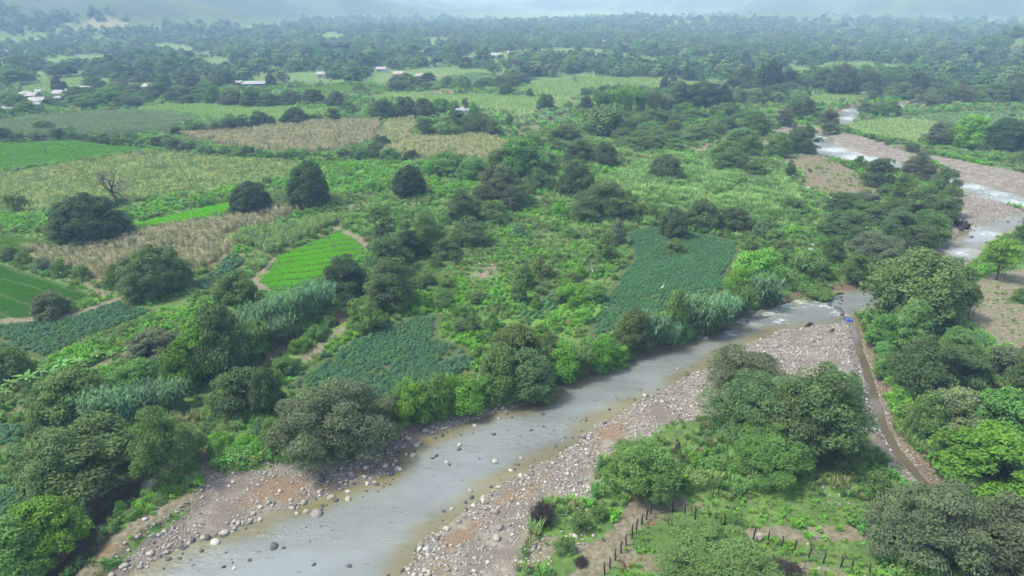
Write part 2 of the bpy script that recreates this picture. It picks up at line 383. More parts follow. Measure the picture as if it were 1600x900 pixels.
L_PATH = [line([(905, 905), (950, 862), (988, 806), (1003, 772)], 0.9), line([(1150, 836), (1200, 831), (1260, 838), (1300, 832), (1360, 836)], 0.28), line([(315, 703), (322, 735), (350, 758)], 0.5),
          line([(445, 582), (495, 546), (532, 514)], 0.35), line([(1560, 428), (1535, 455), (1548, 500), (1600, 560)], 0.9), line([(1510, 470), (1535, 510), (1560, 535)], 0.5), line([(0, 502), (100, 495), (185, 468)], 0.5),
          line([(30, 640), (100, 590), (180, 560), (260, 520)], 0.7), line([(415, 455), (398, 440), (425, 405)], 0.5), line([(525, 355), (560, 372), (580, 390)], 0.5), line([(50, 405), (110, 435), (165, 460)], 0.6),
          line([(118, 905), (160, 866), (210, 826), (262, 797), (332, 760)], 0.9), line([(830, 880), (860, 850), (1030, 880)], 0.2), line([(1020, 890), (1045, 870)], 0.25)]

def weights(P):
    x, y = P[:, 0], P[:, 1]
    def many(ps, soft):
        w = np.zeros(len(P))
        for q in ps: w = np.maximum(w, sstep(soft, -soft, sdf(P, q, far=14.0)))
        return w
    g = gravel_w(P)
    gfar = sstep(14, -14, sdf(P, G_FARLEFT, far=40))
    wsd = np.minimum(water_sd(P), chan_sd(P))
    dirt = 0.62 * many(P_DIRT, 2.2)
    for q, w in L_PATH: dirt = np.maximum(dirt, 0.85 * sstep(w + 0.6, w - 0.5, sdf(P, q, False, far=8)))
    fld = many(list(FG.values()), 1.0)
    dry = many([FG[k] for k in FG if k.startswith('maize_tan')], 1.0)
    paddy = many([FG[k] for k in FG if k.startswith('rice')], 0.6)
    lime = np.maximum(many([FG[k] for k in FG if k.startswith('field')], 4.0), many([FG[k] for k in ('maize_rows', 'maize_lime', 'maize_grey')], 1.5))
    return dict(gravel=np.maximum(g, gfar), orange=many(P_ORANGE, 2.0), dirt=dirt, soil=many(P_SOIL, 2.0), grass=many(P_GRASS, 2.5),
                bank=sstep(3.2, 0.3, wsd), field=fld, dry=dry, paddy=paddy, lime=lime)

# ------------------------------------------------------------------ the ground sheet
def grow(a, b, step, far, g):
    v = list(np.arange(a, b, step)); s = step
    while v[-1] < far: s *= g; v.append(v[-1] + s)
    return v
xs_r = grow(0, 230, 0.85, 9500, 1.05); xs_l = grow(0, 130, 0.85, 9500, 1.05)
xs = np.array([-v for v in xs_l[:0:-1]] + xs_r)
ys = np.array([-300, -120, -40, 0, 15, 25, 32] + grow(38, 205, 0.8, 10500, 1.014))
gx, gy = np.meshgrid(xs, ys); px_, py_ = gx.ravel(), gy.ravel()
gz = ground_z(px_, py_)
W = weights(np.stack([px_, py_], 1))
nx, ny = len(xs), len(ys)
i0 = (np.arange(ny - 1)[:, None] * nx + np.arange(nx - 1)[None]).ravel()
W['hill'] = np.clip(hills(px_, py_) / 60.0, 0, 1)
W['bare'] = np.maximum(0.75 * np.exp(-(((px_ + 605) / 45) ** 2 + ((py_ - 1110) / 50) ** 2)), 1.3 * np.exp(-(((px_ - 540) / 50) ** 2 + ((py_ - 660) / 55) ** 2)))

def ground_mat():
    m, nt, out = newmat('valley_ground')
    L = nt.links
    geo = nt.nodes.new('ShaderNodeNewGeometry'); pos = geo.outputs['Position']
    nA = noise_(nt, pos, 0.045, 4, 0.6); nB = noise_(nt, pos, 0.35, 5, 0.65); nC = ramp_(nt, noise_(nt, pos, 1.7, 8, 0.75), 0.3, 0.7); nD = noise_(nt, pos, 9.0, 3, 0.6); nF = noise_(nt, pos, 0.006, 5, 0.6)
    def msk(name, amp=0.7, lo=0.42, hi=0.58, n=None):
        a = attr_(nt, name)
        s = math_(nt, 'ADD', a, math_(nt, 'MULTIPLY', math_(nt, 'SUBTRACT', n or nB, 0.5), amp))
        return math_(nt, 'MULTIPLY', ramp_(nt, s, lo, hi), ramp_(nt, a, 0.0, 0.06))
    col = mix_(nt, ramp_(nt, nB, 0.35, 0.68), (0.07, 0.13, 0.035), (0.12, 0.21, 0.05))
    col = mix_(nt, math_(nt, 'MULTIPLY', ramp_(nt, nA, 0.5, 0.72), 0.6), col, (0.16, 0.18, 0.065))
    col = mix_(nt, math_(nt, 'MULTIPLY', ramp_(nt, nC, 0.55, 0.75), 0.55), col, (0.05, 0.08, 0.025))
    col = mix_(nt, msk('lime', 0.4), col, mix_(nt, nB, (0.12, 0.19, 0.05), (0.20, 0.26, 0.085)))
    col = mix_(nt, math_(nt, 'SUBTRACT', msk('field', 0.3), msk('lime', 0.4), True), col, (0.07, 0.10, 0.035))
    col = mix_(nt, msk('dry', 0.3), col, mix_(nt, nC, (0.14, 0.14, 0.06), (0.21, 0.20, 0.10)))
    col = mix_(nt, msk('paddy', 0.15), col, (0.045, 0.085, 0.02))
    col = mix_(nt, msk('grass', 0.9), col, mix_(nt, nC, (0.085, 0.175, 0.03), (0.145, 0.245, 0.05)))
    dirtc = mix_(nt, nC, (0.10, 0.09, 0.052), (0.245, 0.225, 0.15))
    col = mix_(nt, msk('soil', 0.5), col, mix_(nt, nC, (0.11, 0.098, 0.06), (0.20, 0.175, 0.11)))
    col = mix_(nt, msk('dirt', 0.9), col, dirtc)
    col = mix_(nt, msk('bank', 0.7), col, mix_(nt, nC, (0.085, 0.066, 0.042), (0.175, 0.14, 0.09)))
    v = nt.nodes.new('ShaderNodeTexVoronoi'); v.inputs['Scale'].default_value = 5.5; L.new(pos, v.inputs['Vector'])
    sep = nt.nodes.new('ShaderNodeSeparateColor'); L.new(v.outputs['Color'], sep.inputs[0])
    stones = mix_(nt, sep.outputs[0], (0.17, 0.158, 0.13), (0.36, 0.34, 0.29))
    stones = mix_(nt, ramp_(nt, v.outputs['Distance'], 0.15, 0.32), stones, (0.15, 0.128, 0.10))
    sandc = mix_(nt, nC, (0.155, 0.142, 0.108), (0.275, 0.255, 0.205))
    grav = mix_(nt, ramp_(nt, nB, 0.36, 0.56), sandc, stones)
    col = mix_(nt, msk('gravel', 0.8), col, grav)
    col = mix_(nt, math_(nt, 'MULTIPLY', msk('orange', 1.6, 0.75, 1.0), 0.6), col, mix_(nt, nC, (0.16, 0.098, 0.05), (0.26, 0.175, 0.10)))
    # wooded slopes with paler clearings
    slope = mix_(nt, ramp_(nt, nF, 0.42, 0.62), (0.04, 0.068, 0.03), (0.07, 0.105, 0.042))
    col = mix_(nt, ramp_(nt, attr_(nt, 'hill'), 0.05, 0.5), col, slope)
    col = mix_(nt, msk('bare', 0.9, 0.45, 0.6, n=noise_(nt, pos, 0.03, 5, 0.65)), col, (0.15, 0.155, 0.075))
    p = nd(nt, 'ShaderNodeBsdfPrincipled', in_Roughness=0.95)
    p.inputs['Specular IOR Level'].default_value = 0.15
    L.new(col, p.inputs['Base Color'])
    b = nt.nodes.new('ShaderNodeBump'); b.inputs['Strength'].default_value = 0.7; b.inputs['Distance'].default_value = 0.12
    L.new(math_(nt, 'ADD', nC, math_(nt, 'MULTIPLY', nD, 0.5)), b.inputs['Height']); L.new(b.outputs[0], p.inputs['Normal'])
    L.new(p.outputs[0], out.inputs[0])
    return m
gme = mesh('ground', np.stack([px_, py_, gz], 1), [np.stack([i0, i0 + 1, i0 + nx + 1, i0 + nx], 1)], ground_mat(), W, True)
tag(link('ground', gme), 'broad green valley floor with wooded mountains rising at its edges', kind='structure')

# ------------------------------------------------------------------ water
FOAM = [(1195, 488, 6), (1165, 503, 4.5), (1225, 477, 5), (1255, 470, 5), (1290, 478, 2.5), (1215, 500, 3), (1140, 520, 3), (1300, 235, 11), (1335, 248, 11), (1280, 215, 9), (1370, 256, 9), (1520, 292, 9), (1560, 303, 9),
        (1595, 318, 8), (1320, 172, 12), (1325, 185, 12), (1400, 165, 14), (1545, 365, 5), (1500, 395, 4), (1310, 490, 3)]
def water_mat(name, deep, shallow, rough, bump):
    m, nt, out = newmat(name); L = nt.links
    geo = nt.nodes.new('ShaderNodeNewGeometry'); pos = geo.outputs['Position']
    mp = nt.nodes.new('ShaderNodeMapping'); mp.inputs['Rotation'].default_value = (0, 0, math.radians(-38)); mp.inputs['Scale'].default_value = (0.45, 1.0, 1.0)
    L.new(pos, mp.inputs[0]); q = mp.outputs[0]
    n1 = noise_(nt, q, 0.22, 4, 0.6); n2 = noise_(nt, q, 1.6, 5, 0.65); n3 = noise_(nt, q, 5.0, 4, 0.6)
    sh = math_(nt, 'ADD', attr_(nt, 'shallow'), math_(nt, 'MULTIPLY', math_(nt, 'SUBTRACT', n1, 0.5), 0.9))
    col = mix_(nt, ramp_(nt, sh, 0.35, 1.0), deep, shallow)
    col = mix_(nt, math_(nt, 'MULTIPLY', ramp_(nt, noise_(nt, q, 0.16, 5, 0.6), 0.35, 0.65), 0.8), col, mix_(nt, 1.0, col, (1.35, 1.36, 1.4), 'MULTIPLY'))
    # submerged cobbles darken the bed here and there
    bed = math_(nt, 'MULTIPLY', ramp_(nt, noise_(nt, q, 1.7, 6, 0.75), 0.58, 0.64), ramp_(nt, noise_(nt, pos, 0.3, 3, 0.6), 0.42, 0.62))
    col = mix_(nt, math_(nt, 'MULTIPLY', bed, 0.65), col, (0.045, 0.055, 0.045))
    fm = math_(nt, 'ADD', math_(nt, 'SUBTRACT', attr_(nt, 'foam'), 0.6), math_(nt, 'MULTIPLY', math_(nt, 'SUBTRACT', noise_(nt, q, 1.6, 9, 0.78), 0.5), 3.6))
    fm = math_(nt, 'MULTIPLY', ramp_(nt, fm, 0.0, 0.7), ramp_(nt, attr_(nt, 'foam'), 0.02, 0.3))
    col = mix_(nt, math_(nt, 'MULTIPLY', fm, 0.5), col, (0.7, 0.8, 0.8))
    p = nd(nt, 'ShaderNodeBsdfPrincipled', in_Roughness=rough, in_IOR=1.33)
    p.inputs['Specular IOR Level'].default_value = 0.95
    L.new(col, p.inputs['Base Color'])
    L.new(math_(nt, 'ADD', rough, math_(nt, 'MULTIPLY', fm, 0.5)), p.inputs['Roughness'])
    b = nt.nodes.new('ShaderNodeBump'); L.new(math_(nt, 'MULTIPLY', math_(nt, 'ADD', 0.12, ramp_(nt, noise_(nt, q, 0.12, 3, 0.5), 0.38, 0.62)), bump), b.inputs['Strength']); b.inputs['Distance'].default_value = 0.22
    L.new(math_(nt, 'ADD', n2, math_(nt, 'MULTIPLY', n3, 0.6)), b.inputs['Height']); L.new(b.outputs[0], p.inputs['Normal'])
    L.new(p.outputs[0], out.inputs[0])
    return m
def water_sheet(name, label, sdfun, bounds, step, mat, z, reach=1.6, foam=True):
    (x0, y0), (x1, y1) = bounds
    X, Y = np.meshgrid(np.arange(x0, x1, step), np.arange(y0, y1, step)); P = np.stack([X.ravel(), Y.ravel()], 1)
    d = sdfun(P); n, mrows = X.shape[1], X.shape[0]
    i = (np.arange(mrows - 1)[:, None] * n + np.arange(n - 1)[None]).ravel()
    Q = np.stack([i, i + 1, i + n + 1, i + n], 1); Q = Q[(d[Q].min(1) < reach)]
    used = np.unique(Q); re = np.full(len(P), -1); re[used] = np.arange(len(used))
    fo = np.zeros(len(P))
    if foam:
        for a, b, r in FOAM:
            c = np.array(pg(a, b, WL)); fo = np.maximum(fo, np.exp(-((P - c) ** 2).sum(1) / (r * 0.75) ** 2))
    A = dict(shallow=sstep(-6.5, 0.5, d)[used], foam=fo[used])
    me = mesh(name, np.column_stack([P[used], np.full(len(used), z)]), [re[Q]], mat, A, True)
    return tag(link(name, me), label, kind='structure')
RWM = water_mat('river_water', (0.135, 0.152, 0.138), (0.125, 0.115, 0.06), 0.05, 0.9)
BWM = water_mat('muddy_water', (0.092, 0.082, 0.055), (0.08, 0.068, 0.042), 0.06, 0.12)
allw = np.vstack(WATERS[:2] + [POOL])
water_sheet('river', 'milky grey-green river running over cobbles past the gravel bars', lambda P: np.minimum(np.minimum(sdf(P, RIVER), sdf(P, UPPER)), sdf(P, POOL)), (allw.min(0) - 2, allw.max(0) + 2), 0.9, RWM, WL)
water_sheet('river', 'pale far bend of the river beside the eastern fields', lambda P: sdf(P, UPPER2), (UPPER2.min(0) - 2, UPPER2.max(0) + 2), 2.0, RWM, WL - 0.004)
for nm, lb, (c, w), mt in (('ditch_water', 'narrow brown irrigation ditch between gravel strips', CHANNELS[0], BWM), ('creek_water', 'muddy brown creek under the overhanging trees', CHANNELS[1], BWM), ('brook_water', 'thin grey brook in a grassy hollow', CHANNELS[2], RWM)):
    water_sheet(nm, lb, lambda P, c=c, w=w: np.maximum(sdf(P, c, False) - w, -sdf(P, RIVER) - 0.4), (c.min(0) - 4, c.max(0) + 4), 0.45, mt, WL - 0.004, 1.0, False)

# ------------------------------------------------------------------ haze over the valley
hm, hnt, hout = newmat('valley_haze')
pv = hnt.nodes.new('ShaderNodeVolumePrincipled')
pv.inputs['Color'].default_value = (0.40, 0.59, 1.0, 1); pv.inputs['Density'].default_value = 0.00034; pv.inputs['Anisotropy'].default_value = 0.0; pv.inputs['Absorption Color'].default_value = (1, 1, 1, 1)
hnt.links.new(pv.outputs[0], hout.inputs['Volume'])
hb = MB(); hb.box((xs[0] - 60, ys[0] - 60, float(gz.min()) - 1.0), (xs[-1] + 60, ys[-1] + 60, float(gz.max()) + 60))
tag(link('haze', hb.mesh('haze', hm, attr=False)), 'pale blue haze filling the valley air', kind='stuff')

# ------------------------------------------------------------------ plant shapes
def unit(v): return v / (np.linalg.norm(v, axis=-1, keepdims=True) + 1e-9)
def leaf_quads(mb, c, n, L, Wd, r, lv):
    """diamond leaves (or leaf sprays): centres c, facing n"""
    N = len(c); n = unit(n)
    d = unit(np.cross(n, r.normal(size=(N, 3)))); s = np.cross(n, d)
    L = (L * r.uniform(0.65, 1.35, N))[:, None]; Wd = (Wd * r.uniform(0.7, 1.3, N))[:, None]
    V = np.stack([c - d * L / 2, c + s * Wd / 2 - d * L * 0.06, c + d * L / 2 - n * L * 0.10, c - s * Wd / 2 - d * L * 0.06], 1).reshape(-1, 3)
    Q = (np.arange(N)[:, None] * 4 + np.arange(4)[None])
    mb.add(V, Q, a=np.repeat(lv, 4))
def outline(r):
    a = r.uniform(0, 6.28, 4); k = r.uniform(0.5, 1.3, 4)
    f0 = np.linspace(0, 6.29, 90)
    g = lambda f: 1 + 0.17 * k[0] * np.sin(2 * f + a[0]) + 0.13 * k[1] * np.sin(3 * f + a[1]) + 0.10 * k[2] * np.sin(5 * f + a[2]) + 0.07 * k[3] * np.sin(8 * f + a[3])
    m = g(f0).max() / 1.06
    return lambda f: g(f) / m
def crown_pads(r, R, H, n, zb, a, inner=0.25, side=0.0, power=2.0, wob=1.0):
    o1 = outline(r); o = lambda f: 1 + wob * (o1(f) - 1)
    f = r.uniform(0, 2 * np.pi, n); q = np.sqrt(r.uniform(0, 1, n))
    k = r.uniform(size=n) < side
    q[k] = r.uniform(0.85, 1.0, k.sum())
    rr = q * (R - 0.75 * a) * o(f)
    top = zb + (1 - zb) * np.clip(1 - q ** power, 0, 1) ** 0.5
    z = H * top * (1 + (0.10 if wob < 1 else 0.14) * np.clip(r.normal(size=n), -2, 1.2)) - 0.45 * a
    z[k] = H * r.uniform(zb * 0.6, 0.6, k.sum())
    dn = r.uniform(size=n) < inner
    z[dn] *= r.uniform(0.55, 0.9, dn.sum()); rr[dn] *= r.uniform(0.7, 1.0, dn.sum())
    z = np.clip(z, 0.25 * a, None)
    p = np.stack([rr * np.cos(f), rr * np.sin(f), z], 1)
    if wob >= 1.0:      # holes in the canopy
        for g in range(4):
            h = p[r.integers(len(p))]; p = p[(np.linalg.norm((p - h) * (1, 1, 0.8), axis=1) > 0.2 * R) | (p[:, 2] < 0.3 * h[2])]
    return p
def fill_pads(mb, r, pads, a, b, per, L, Wd, up=0.5, out=0.8, rnd=0.7, hollow=0.35, droop=0.0):
    n = len(pads)
    sz = r.uniform(0.7, 1.35, n)
    tone = np.clip(r.normal(0.5, 0.24, n), 0, 1)
    idx = np.repeat(np.arange(n), per)
    v = unit(r.normal(size=(len(idx), 3)))
    fl = (v[:, 2] < -0.25) & (r.uniform(size=len(idx)) < 0.7); v[fl, 2] *= -1
    rad = hollow + (1 - hollow) * r.uniform(size=len(idx)) ** 0.45
    off = v * rad[:, None] * np.array([a, a, b]) * sz[idx][:, None]
    # pads lean outwards
    c = pads[idx] + off
    c[:, 2] -= droop * (off[:, 0] ** 2 + off[:, 1] ** 2) / a
    nn = out * v + up * np.array([0, 0, 1.0]) + rnd * r.normal(size=v.shape)
    lv = np.clip(tone[idx] * 0.6 + 0.4 * r.uniform(size=len(idx)), 0, 1)
    keep = c[:, 2] > 0.03
    leaf_quads(mb, c[keep], nn[keep], L, Wd, r, lv[keep])
def limbs(r, pads, H, r0, nl=9, stems=1, fork=0.22, k=6):
    mb = MB()
    for s in range(stems):
        an = r.uniform(0, 6.28); lean = (0.0 if stems == 1 else 0.10 * H)
        fp = np.array([lean * math.cos(an) + r.normal(0, 0.03 * H), lean * math.sin(an) + r.normal(0, 0.03 * H), fork * H])
        b0 = np.array([0.03 * H * math.cos(an), 0.03 * H * math.sin(an), -0.3])
        rs = r0 / math.sqrt(stems)
        mid = (b0 + fp) / 2 + r.normal(0, 0.02 * H, 3) * (1, 1, 0)
        mb.tube([b0, b0 * 0.5 + mid * 0.5 + (0, 0, 0.05), mid, fp], [rs * 1.5, rs * 1.15, rs, rs * 0.85], k)
        sel = r.choice(len(pads), min(nl, len(pads)), replace=False)
        for j in sel:
            p = pads[j]; m1 = fp * 0.6 + p * 0.4 + r.normal(0, 0.05 * H, 3); m1[2] = fp[2] + (p[2] - fp[2]) * 0.5 + 0.04 * H
            m2 = fp * 0.2 + p * 0.8 + r.normal(0, 0.03 * H, 3)
            mb.tube([fp, m1, m2, p], [rs * 0.62, rs * 0.4, rs * 0.22, rs * 0.06], 4, cap=False)
    return mb
PROTO = {}
def proto(kind, R, H, crown, trunk, mat, bark=BARK):
    PROTO.setdefault(kind, []).append((R, H, crown.mesh(kind + '_crown', mat), trunk.mesh(kind + '_trunk', bark, True) if trunk else None))
def build_plants():
    S = 40
    for v in range(3):      # broad feathery acacias, large
        r = np.random.default_rng(S + v); R, H = 7.0, 6.5
        pads = crown_pads(r, R, H, 150, 0.34, 1.2, 0.34, 0.2); mb = MB()
        fill_pads(mb, r, pads, 1.3, 0.46, 260, 0.34, 0.12, up=0.8, out=0.5, rnd=0.6, droop=0.12)
        proto('acacia', R, H, mb, limbs(r, pads, H, 0.26, 11, 2, 0.2), LEAF)
    for v in range(4):      # smaller acacias
        r = np.random.default_rng(S + 10 + v); R, H = 3.6, 3.8
        pads = crown_pads(r, R, H, 75, 0.25, 0.85, 0.25, 0.2); mb = MB()
        fill_pads(mb, r, pads, 0.9, 0.38, 150, 0.30, 0.12, up=0.8, out=0.5, rnd=0.6, droop=0.12)
        proto('acacia', R, H, mb, limbs(r, pads, H, 0.13, 8, 2, 0.18), LEAF)
    for v in range(3):      # dense dark domes
        r = np.random.default_rng(S + 20 + v); R, H = 5.0, 6.6
        pads = crown_pads(r, R, H, 235, 0.22, 0.85, 0.15, 0.42, 3.0, 0.55); mb = MB()
        fill_pads(mb, r, pads, 0.82, 0.75, 200, 0.26, 0.13, up=0.15, out=1.4, rnd=0.4, hollow=0.75)
        proto('mango', R, H, mb, limbs(r, pads * 0.85, H, 0.3, 8, 1, 0.2), LEAF)
    for v in range(4):      # leafy trees
        r = np.random.default_rng(S + 30 + v); R, H = 4.6, 5.6
        pads = crown_pads(r, R, H, 120, 0.25, 1.0, 0.2, 0.28, 2.2); mb = MB()
        fill_pads(mb, r, pads, 1.0, 0.7, 190, 0.34, 0.17, up=0.45, out=0.9, rnd=0.7, droop=0.10)
        proto('leafy', R, H, mb, limbs(r, pads, H, 0.2, 10, 1, 0.2), LEAF)
    for v in range(2):      # the same with olive flowering tips
        r = np.random.default_rng(S + 36 + v); R, H = 5.2, 6.4
        pads = crown_pads(r, R, H, 150, 0.28, 1.0, 0.2, 0.22, 2.2); mb = MB()
        fill_pads(mb, r, pads, 1.0, 0.7, 190, 0.32, 0.16, up=0.45, out=0.9, rnd=0.7)
        proto('olive', R, H, mb, limbs(r, pads, H, 0.22, 12, 1, 0.25), LEAF_TIP)
    for v in range(5):      # shrubs
        r = np.random.default_rng(S + 50 + v); R, H = 1.9, 2.0
        pads = crown_pads(r, R, H, 34, 0.12, 0.6, 0.15, 0.3); mb = MB()
        fill_pads(mb, r, pads, 0.58, 0.45, 90, 0.26, 0.12, up=0.5, out=0.8, rnd=0.7)
        proto('shrub', R, H, mb, limbs(r, pads, H, 0.06, 6, 3, 0.12), LEAF)
    for v in range(4):      # vine-smothered mounds: rounded cushions of small leaves running to the ground
        r = np.random.default_rng(S + 60 + v); R, H = 2.8, 2.6
        pads = crown_pads(r, R, H, 42, 0.10, 0.8, 0.05, 0.42, 2.8); mb = MB()
        fill_pads(mb, r, pads, 0.75, 0.65, 170, 0.22, 0.15, up=0.3, out=1.2, rnd=0.45, hollow=0.7)
        proto('vine', R, H, mb, limbs(r, pads, H, 0.08, 6, 2, 0.12), LEAF)
    for v in range(3):      # tall vine curtains
        r = np.random.default_rng(S + 66 + v); R, H = 2.6, 4.6
        pads = crown_pads(r, R, H, 66, 0.10, 0.75, 0.05, 0.5, 2.8); mb = MB()
        fill_pads(mb, r, pads, 0.75, 0.65, 150, 0.22, 0.15, up=0.3, out=1.2, rnd=0.45, hollow=0.65)
        proto('vine', R, H, mb, limbs(r, pads, H, 0.1, 6, 2, 0.12), LEAF)
    for v in range(2):      # taller leafy trees, tall acacias and tall shrubs
        r = np.random.default_rng(S + 130 + v); R, H = 3.6, 6.6
        pads = crown_pads(r, R, H, 130, 0.2, 0.9, 0.2, 0.34, 2.2); mb = MB()
        fill_pads(mb, r, pads, 0.9, 0.7, 170, 0.32, 0.16, up=0.45, out=0.9, rnd=0.7, droop=0.10)
        proto('leafy', R, H, mb, limbs(r, pads, H, 0.2, 10, 1, 0.2), LEAF)
        r = np.random.default_rng(S + 140 + v); R, H = 4.2, 7.0
        pads = crown_pads(r, R, H, 120, 0.25, 0.95, 0.3, 0.3); mb = MB()
        fill_pads(mb, r, pads, 1.0, 0.5, 150, 0.32, 0.12, up=0.8, out=0.5, rnd=0.6, droop=0.12)
        proto('acacia', R, H, mb, limbs(r, pads, H, 0.16, 9, 2, 0.18), LEAF)
        r = np.random.default_rng(S + 150 + v); R, H = 1.7, 3.0
        pads = crown_pads(r, R, H, 42, 0.12, 0.55, 0.15, 0.4); mb = MB()
        fill_pads(mb, r, pads, 0.55, 0.45, 90, 0.25, 0.12, up=0.5, out=0.8, rnd=0.7)
        proto('shrub', R, H, mb, limbs(r, pads, H, 0.06, 6, 3, 0.12), LEAF)
        r = np.random.default_rng(S + 160 + v); R, H = 2.4, 1.5
        pads = crown_pads(r, R, H, 46, 0.15, 0.6, 0.15, 0.2); mb = MB()
        fill_pads(mb, r, pads, 0.62, 0.36, 90, 0.26, 0.12, up=0.6, out=0.7, rnd=0.7)
        proto('shrub', R, H, mb, limbs(r, pads, H, 0.06, 6, 3, 0.12), LEAF)
    for v in range(4):      # giant reed: arching canes with long strap leaves
        r = np.random.default_rng(S + 70 + v); R, H = 2.2, 3.6; mb = MB(); st = MB()
        for i in range(95):
            a = r.uniform(0, 6.28); b = np.array([math.cos(a), math.sin(a), 0]) * R * 0.55 * math.sqrt(r.uniform()); hh = H * r.uniform(0.6, 1.05)
            ln = unit(b + r.normal(0, 0.5, 3) * (1, 1, 0)) * r.uniform(0.2, 1.0) * R * 0.55
            t = np.linspace(0, 1, 5)[:, None]
            pts = b + np.array([0, 0, hh]) * t + ln * t ** 2.2 - np.array([0, 0, 0.25 * hh]) * t ** 4
            st.tube(pts, np.linspace(0.02, 0.006, 5), 3, cap=False)
            for j in range(13):
                u = r.uniform(0.25, 1.0); p = b + np.array([0, 0, hh]) * u + ln * u ** 2.2 - np.array([0, 0, 0.25 * hh]) * u ** 4
                az = r.uniform(0, 6.28); d = np.array([math.cos(az), math.sin(az), r.uniform(0.3, 1.3)]); d = unit(d); ll = r.uniform(0.5, 0.95); w = 0.05
                s = unit(np.cross(d, [0, 0, 1.0])) * w
                q = p + d * ll * 0.55; e = q + unit(d * (1, 1, 0.0) + (0, 0, -0.45)) * ll * 0.5
                mb.add([p - s * .5, p + s * .5, q + s, q - s, e], [(0, 1, 2, 3)], [(3, 2, 4)], a=r.uniform())
        proto('reed', R, H, mb, st, LEAF, plain_mat('cane_stem', (0.16, 0.19, 0.09)))
    for v in range(3):      # bamboo: dense plumes
        r = np.random.default_rng(S + 80 + v); R, H = 4.0, 9.5; mb = MB(); st = MB()
        for i in range(42):
            a = r.uniform(0, 6.28); b = np.array([math.cos(a), math.sin(a), 0]) * 1.3 * math.sqrt(r.uniform()); hh = H * r.uniform(0.65, 1.05); ln = unit(b + r.normal(0, 0.4, 3) * (1, 1, 0)) * r.uniform(0.3, 1.0) * R * 0.75
            f = lambda u: b + np.array([0, 0, hh]) * u + ln * u ** 2.5 - np.array([0, 0, 0.22 * hh]) * u ** 5
            st.tube([f(u) for u in np.linspace(0, 1, 6)], np.linspace(0.06, 0.012, 6), 4, cap=False)
            u = r.uniform(0.25, 1.0, 120) ** 0.8
            c = np.array([f(q) for q in u]) + r.normal(0, 0.38, (120, 3))
            leaf_quads(mb, c, r.normal(0, 0.6, (120, 3)) + (0, 0, 0.7), 0.5, 0.14, r, r.uniform(size=120))
        proto('bamboo', R, H, mb, st, LEAF, plain_mat('bamboo_culm', (0.2, 0.24, 0.08)))
    for v in range(2):      # tall thin trees with several tufts
        r = np.random.default_rng(S + 90 + v); R, H = 2.4, 7.5; mb = MB()
        n = 46; z = H * r.uniform(0.28, 1.0, n) ; rr = R * 0.8 * np.sqrt(r.uniform(size=n)) * np.sin(np.pi * np.clip((z / H - 0.15) / 0.95, 0, 1)) ** 0.6; f = r.uniform(0, 6.28, n)
        pads = np.stack([rr * np.cos(f), rr * np.sin(f), z - 0.3], 1)
        fill_pads(mb, r, pads, 0.62, 0.5, 130, 0.26, 0.12, up=0.4, out=0.9, rnd=0.7)
        proto('tall', R, H, mb, limbs(r, pads, H, 0.15, 16, 1, 0.35), LEAF)
    for v in range(2):      # umbrella on a clear trunk
        r = np.random.default_rng(S + 95 + v); R, H = 3.6, 4.8
        pads = crown_pads(r, R, H, 62, 0.62, 0.8, 0.2, 0.0); mb = MB()
        fill_pads(mb, r, pads, 0.85, 0.38, 150, 0.28, 0.12, up=0.9, out=0.5, rnd=0.6)
        proto('umbrella', R, H, mb, limbs(r, pads, H, 0.14, 12, 1, 0.38), LEAF)
    for v in range(2):      # leafless tree, twigs as its crown
        r = np.random.default_rng(S + 100 + v); R, H = 4.0, 6.0; tr = MB(); mb = MB()
        def branch(p, d, ln, rad, lev):
            q = [p]; dd = d
            for i in range(3):
                dd = unit(dd + r.normal(0, 0.22, 3)); q.append(q[-1] + dd * ln / 3)
            (tr if lev < 2 else mb).tube(q, np.linspace(rad, rad * 0.6, 4), 5 if lev < 2 else 3, cap=False)
            if lev < 5:
                for i in range(3 if lev > 0 else 4):
                    branch(q[r.integers(2, 4)], unit(dd + r.normal(0, 0.62, 3) + (0, 0, 0.12)), ln * r.uniform(0.55, 0.78), rad * 0.6, lev + 1)
        branch(np.array([0, 0, -0.2]), np.array([-0.25, 0, 1.0]), 2.4, 0.24, 0)
        proto('dead', R, H, mb, tr, BARK_PALE, BARK)
    for v in range(3):      # heaps of cut thorn brush
        r = np.random.default_rng(S + 110 + v); R, H = 1.6, 1.1; mb = MB()
        for i in range(420):
            a = r.uniform(0, 6.28); q = np.array([math.cos(a), math.sin(a), 0]) * R * 0.75 * math.sqrt(r.uniform()); q[2] = H * 0.85 * (1 - (q[0] ** 2 + q[1] ** 2) / R ** 2) * r.uniform(0.15, 1.0)
            d = unit(r.normal(0, 1, 3) * (1, 1, 0.45)) * r.uniform(0.3, 0.65)
            mb.tube([q - d, q + r.normal(0, 0.05, 3), q + d], [0.016, 0.013, 0.006], 3, cap=False)
        proto('brush', R, H, mb, None, plain_mat('dead_twig', (0.05, 0.038, 0.032), 0.9))
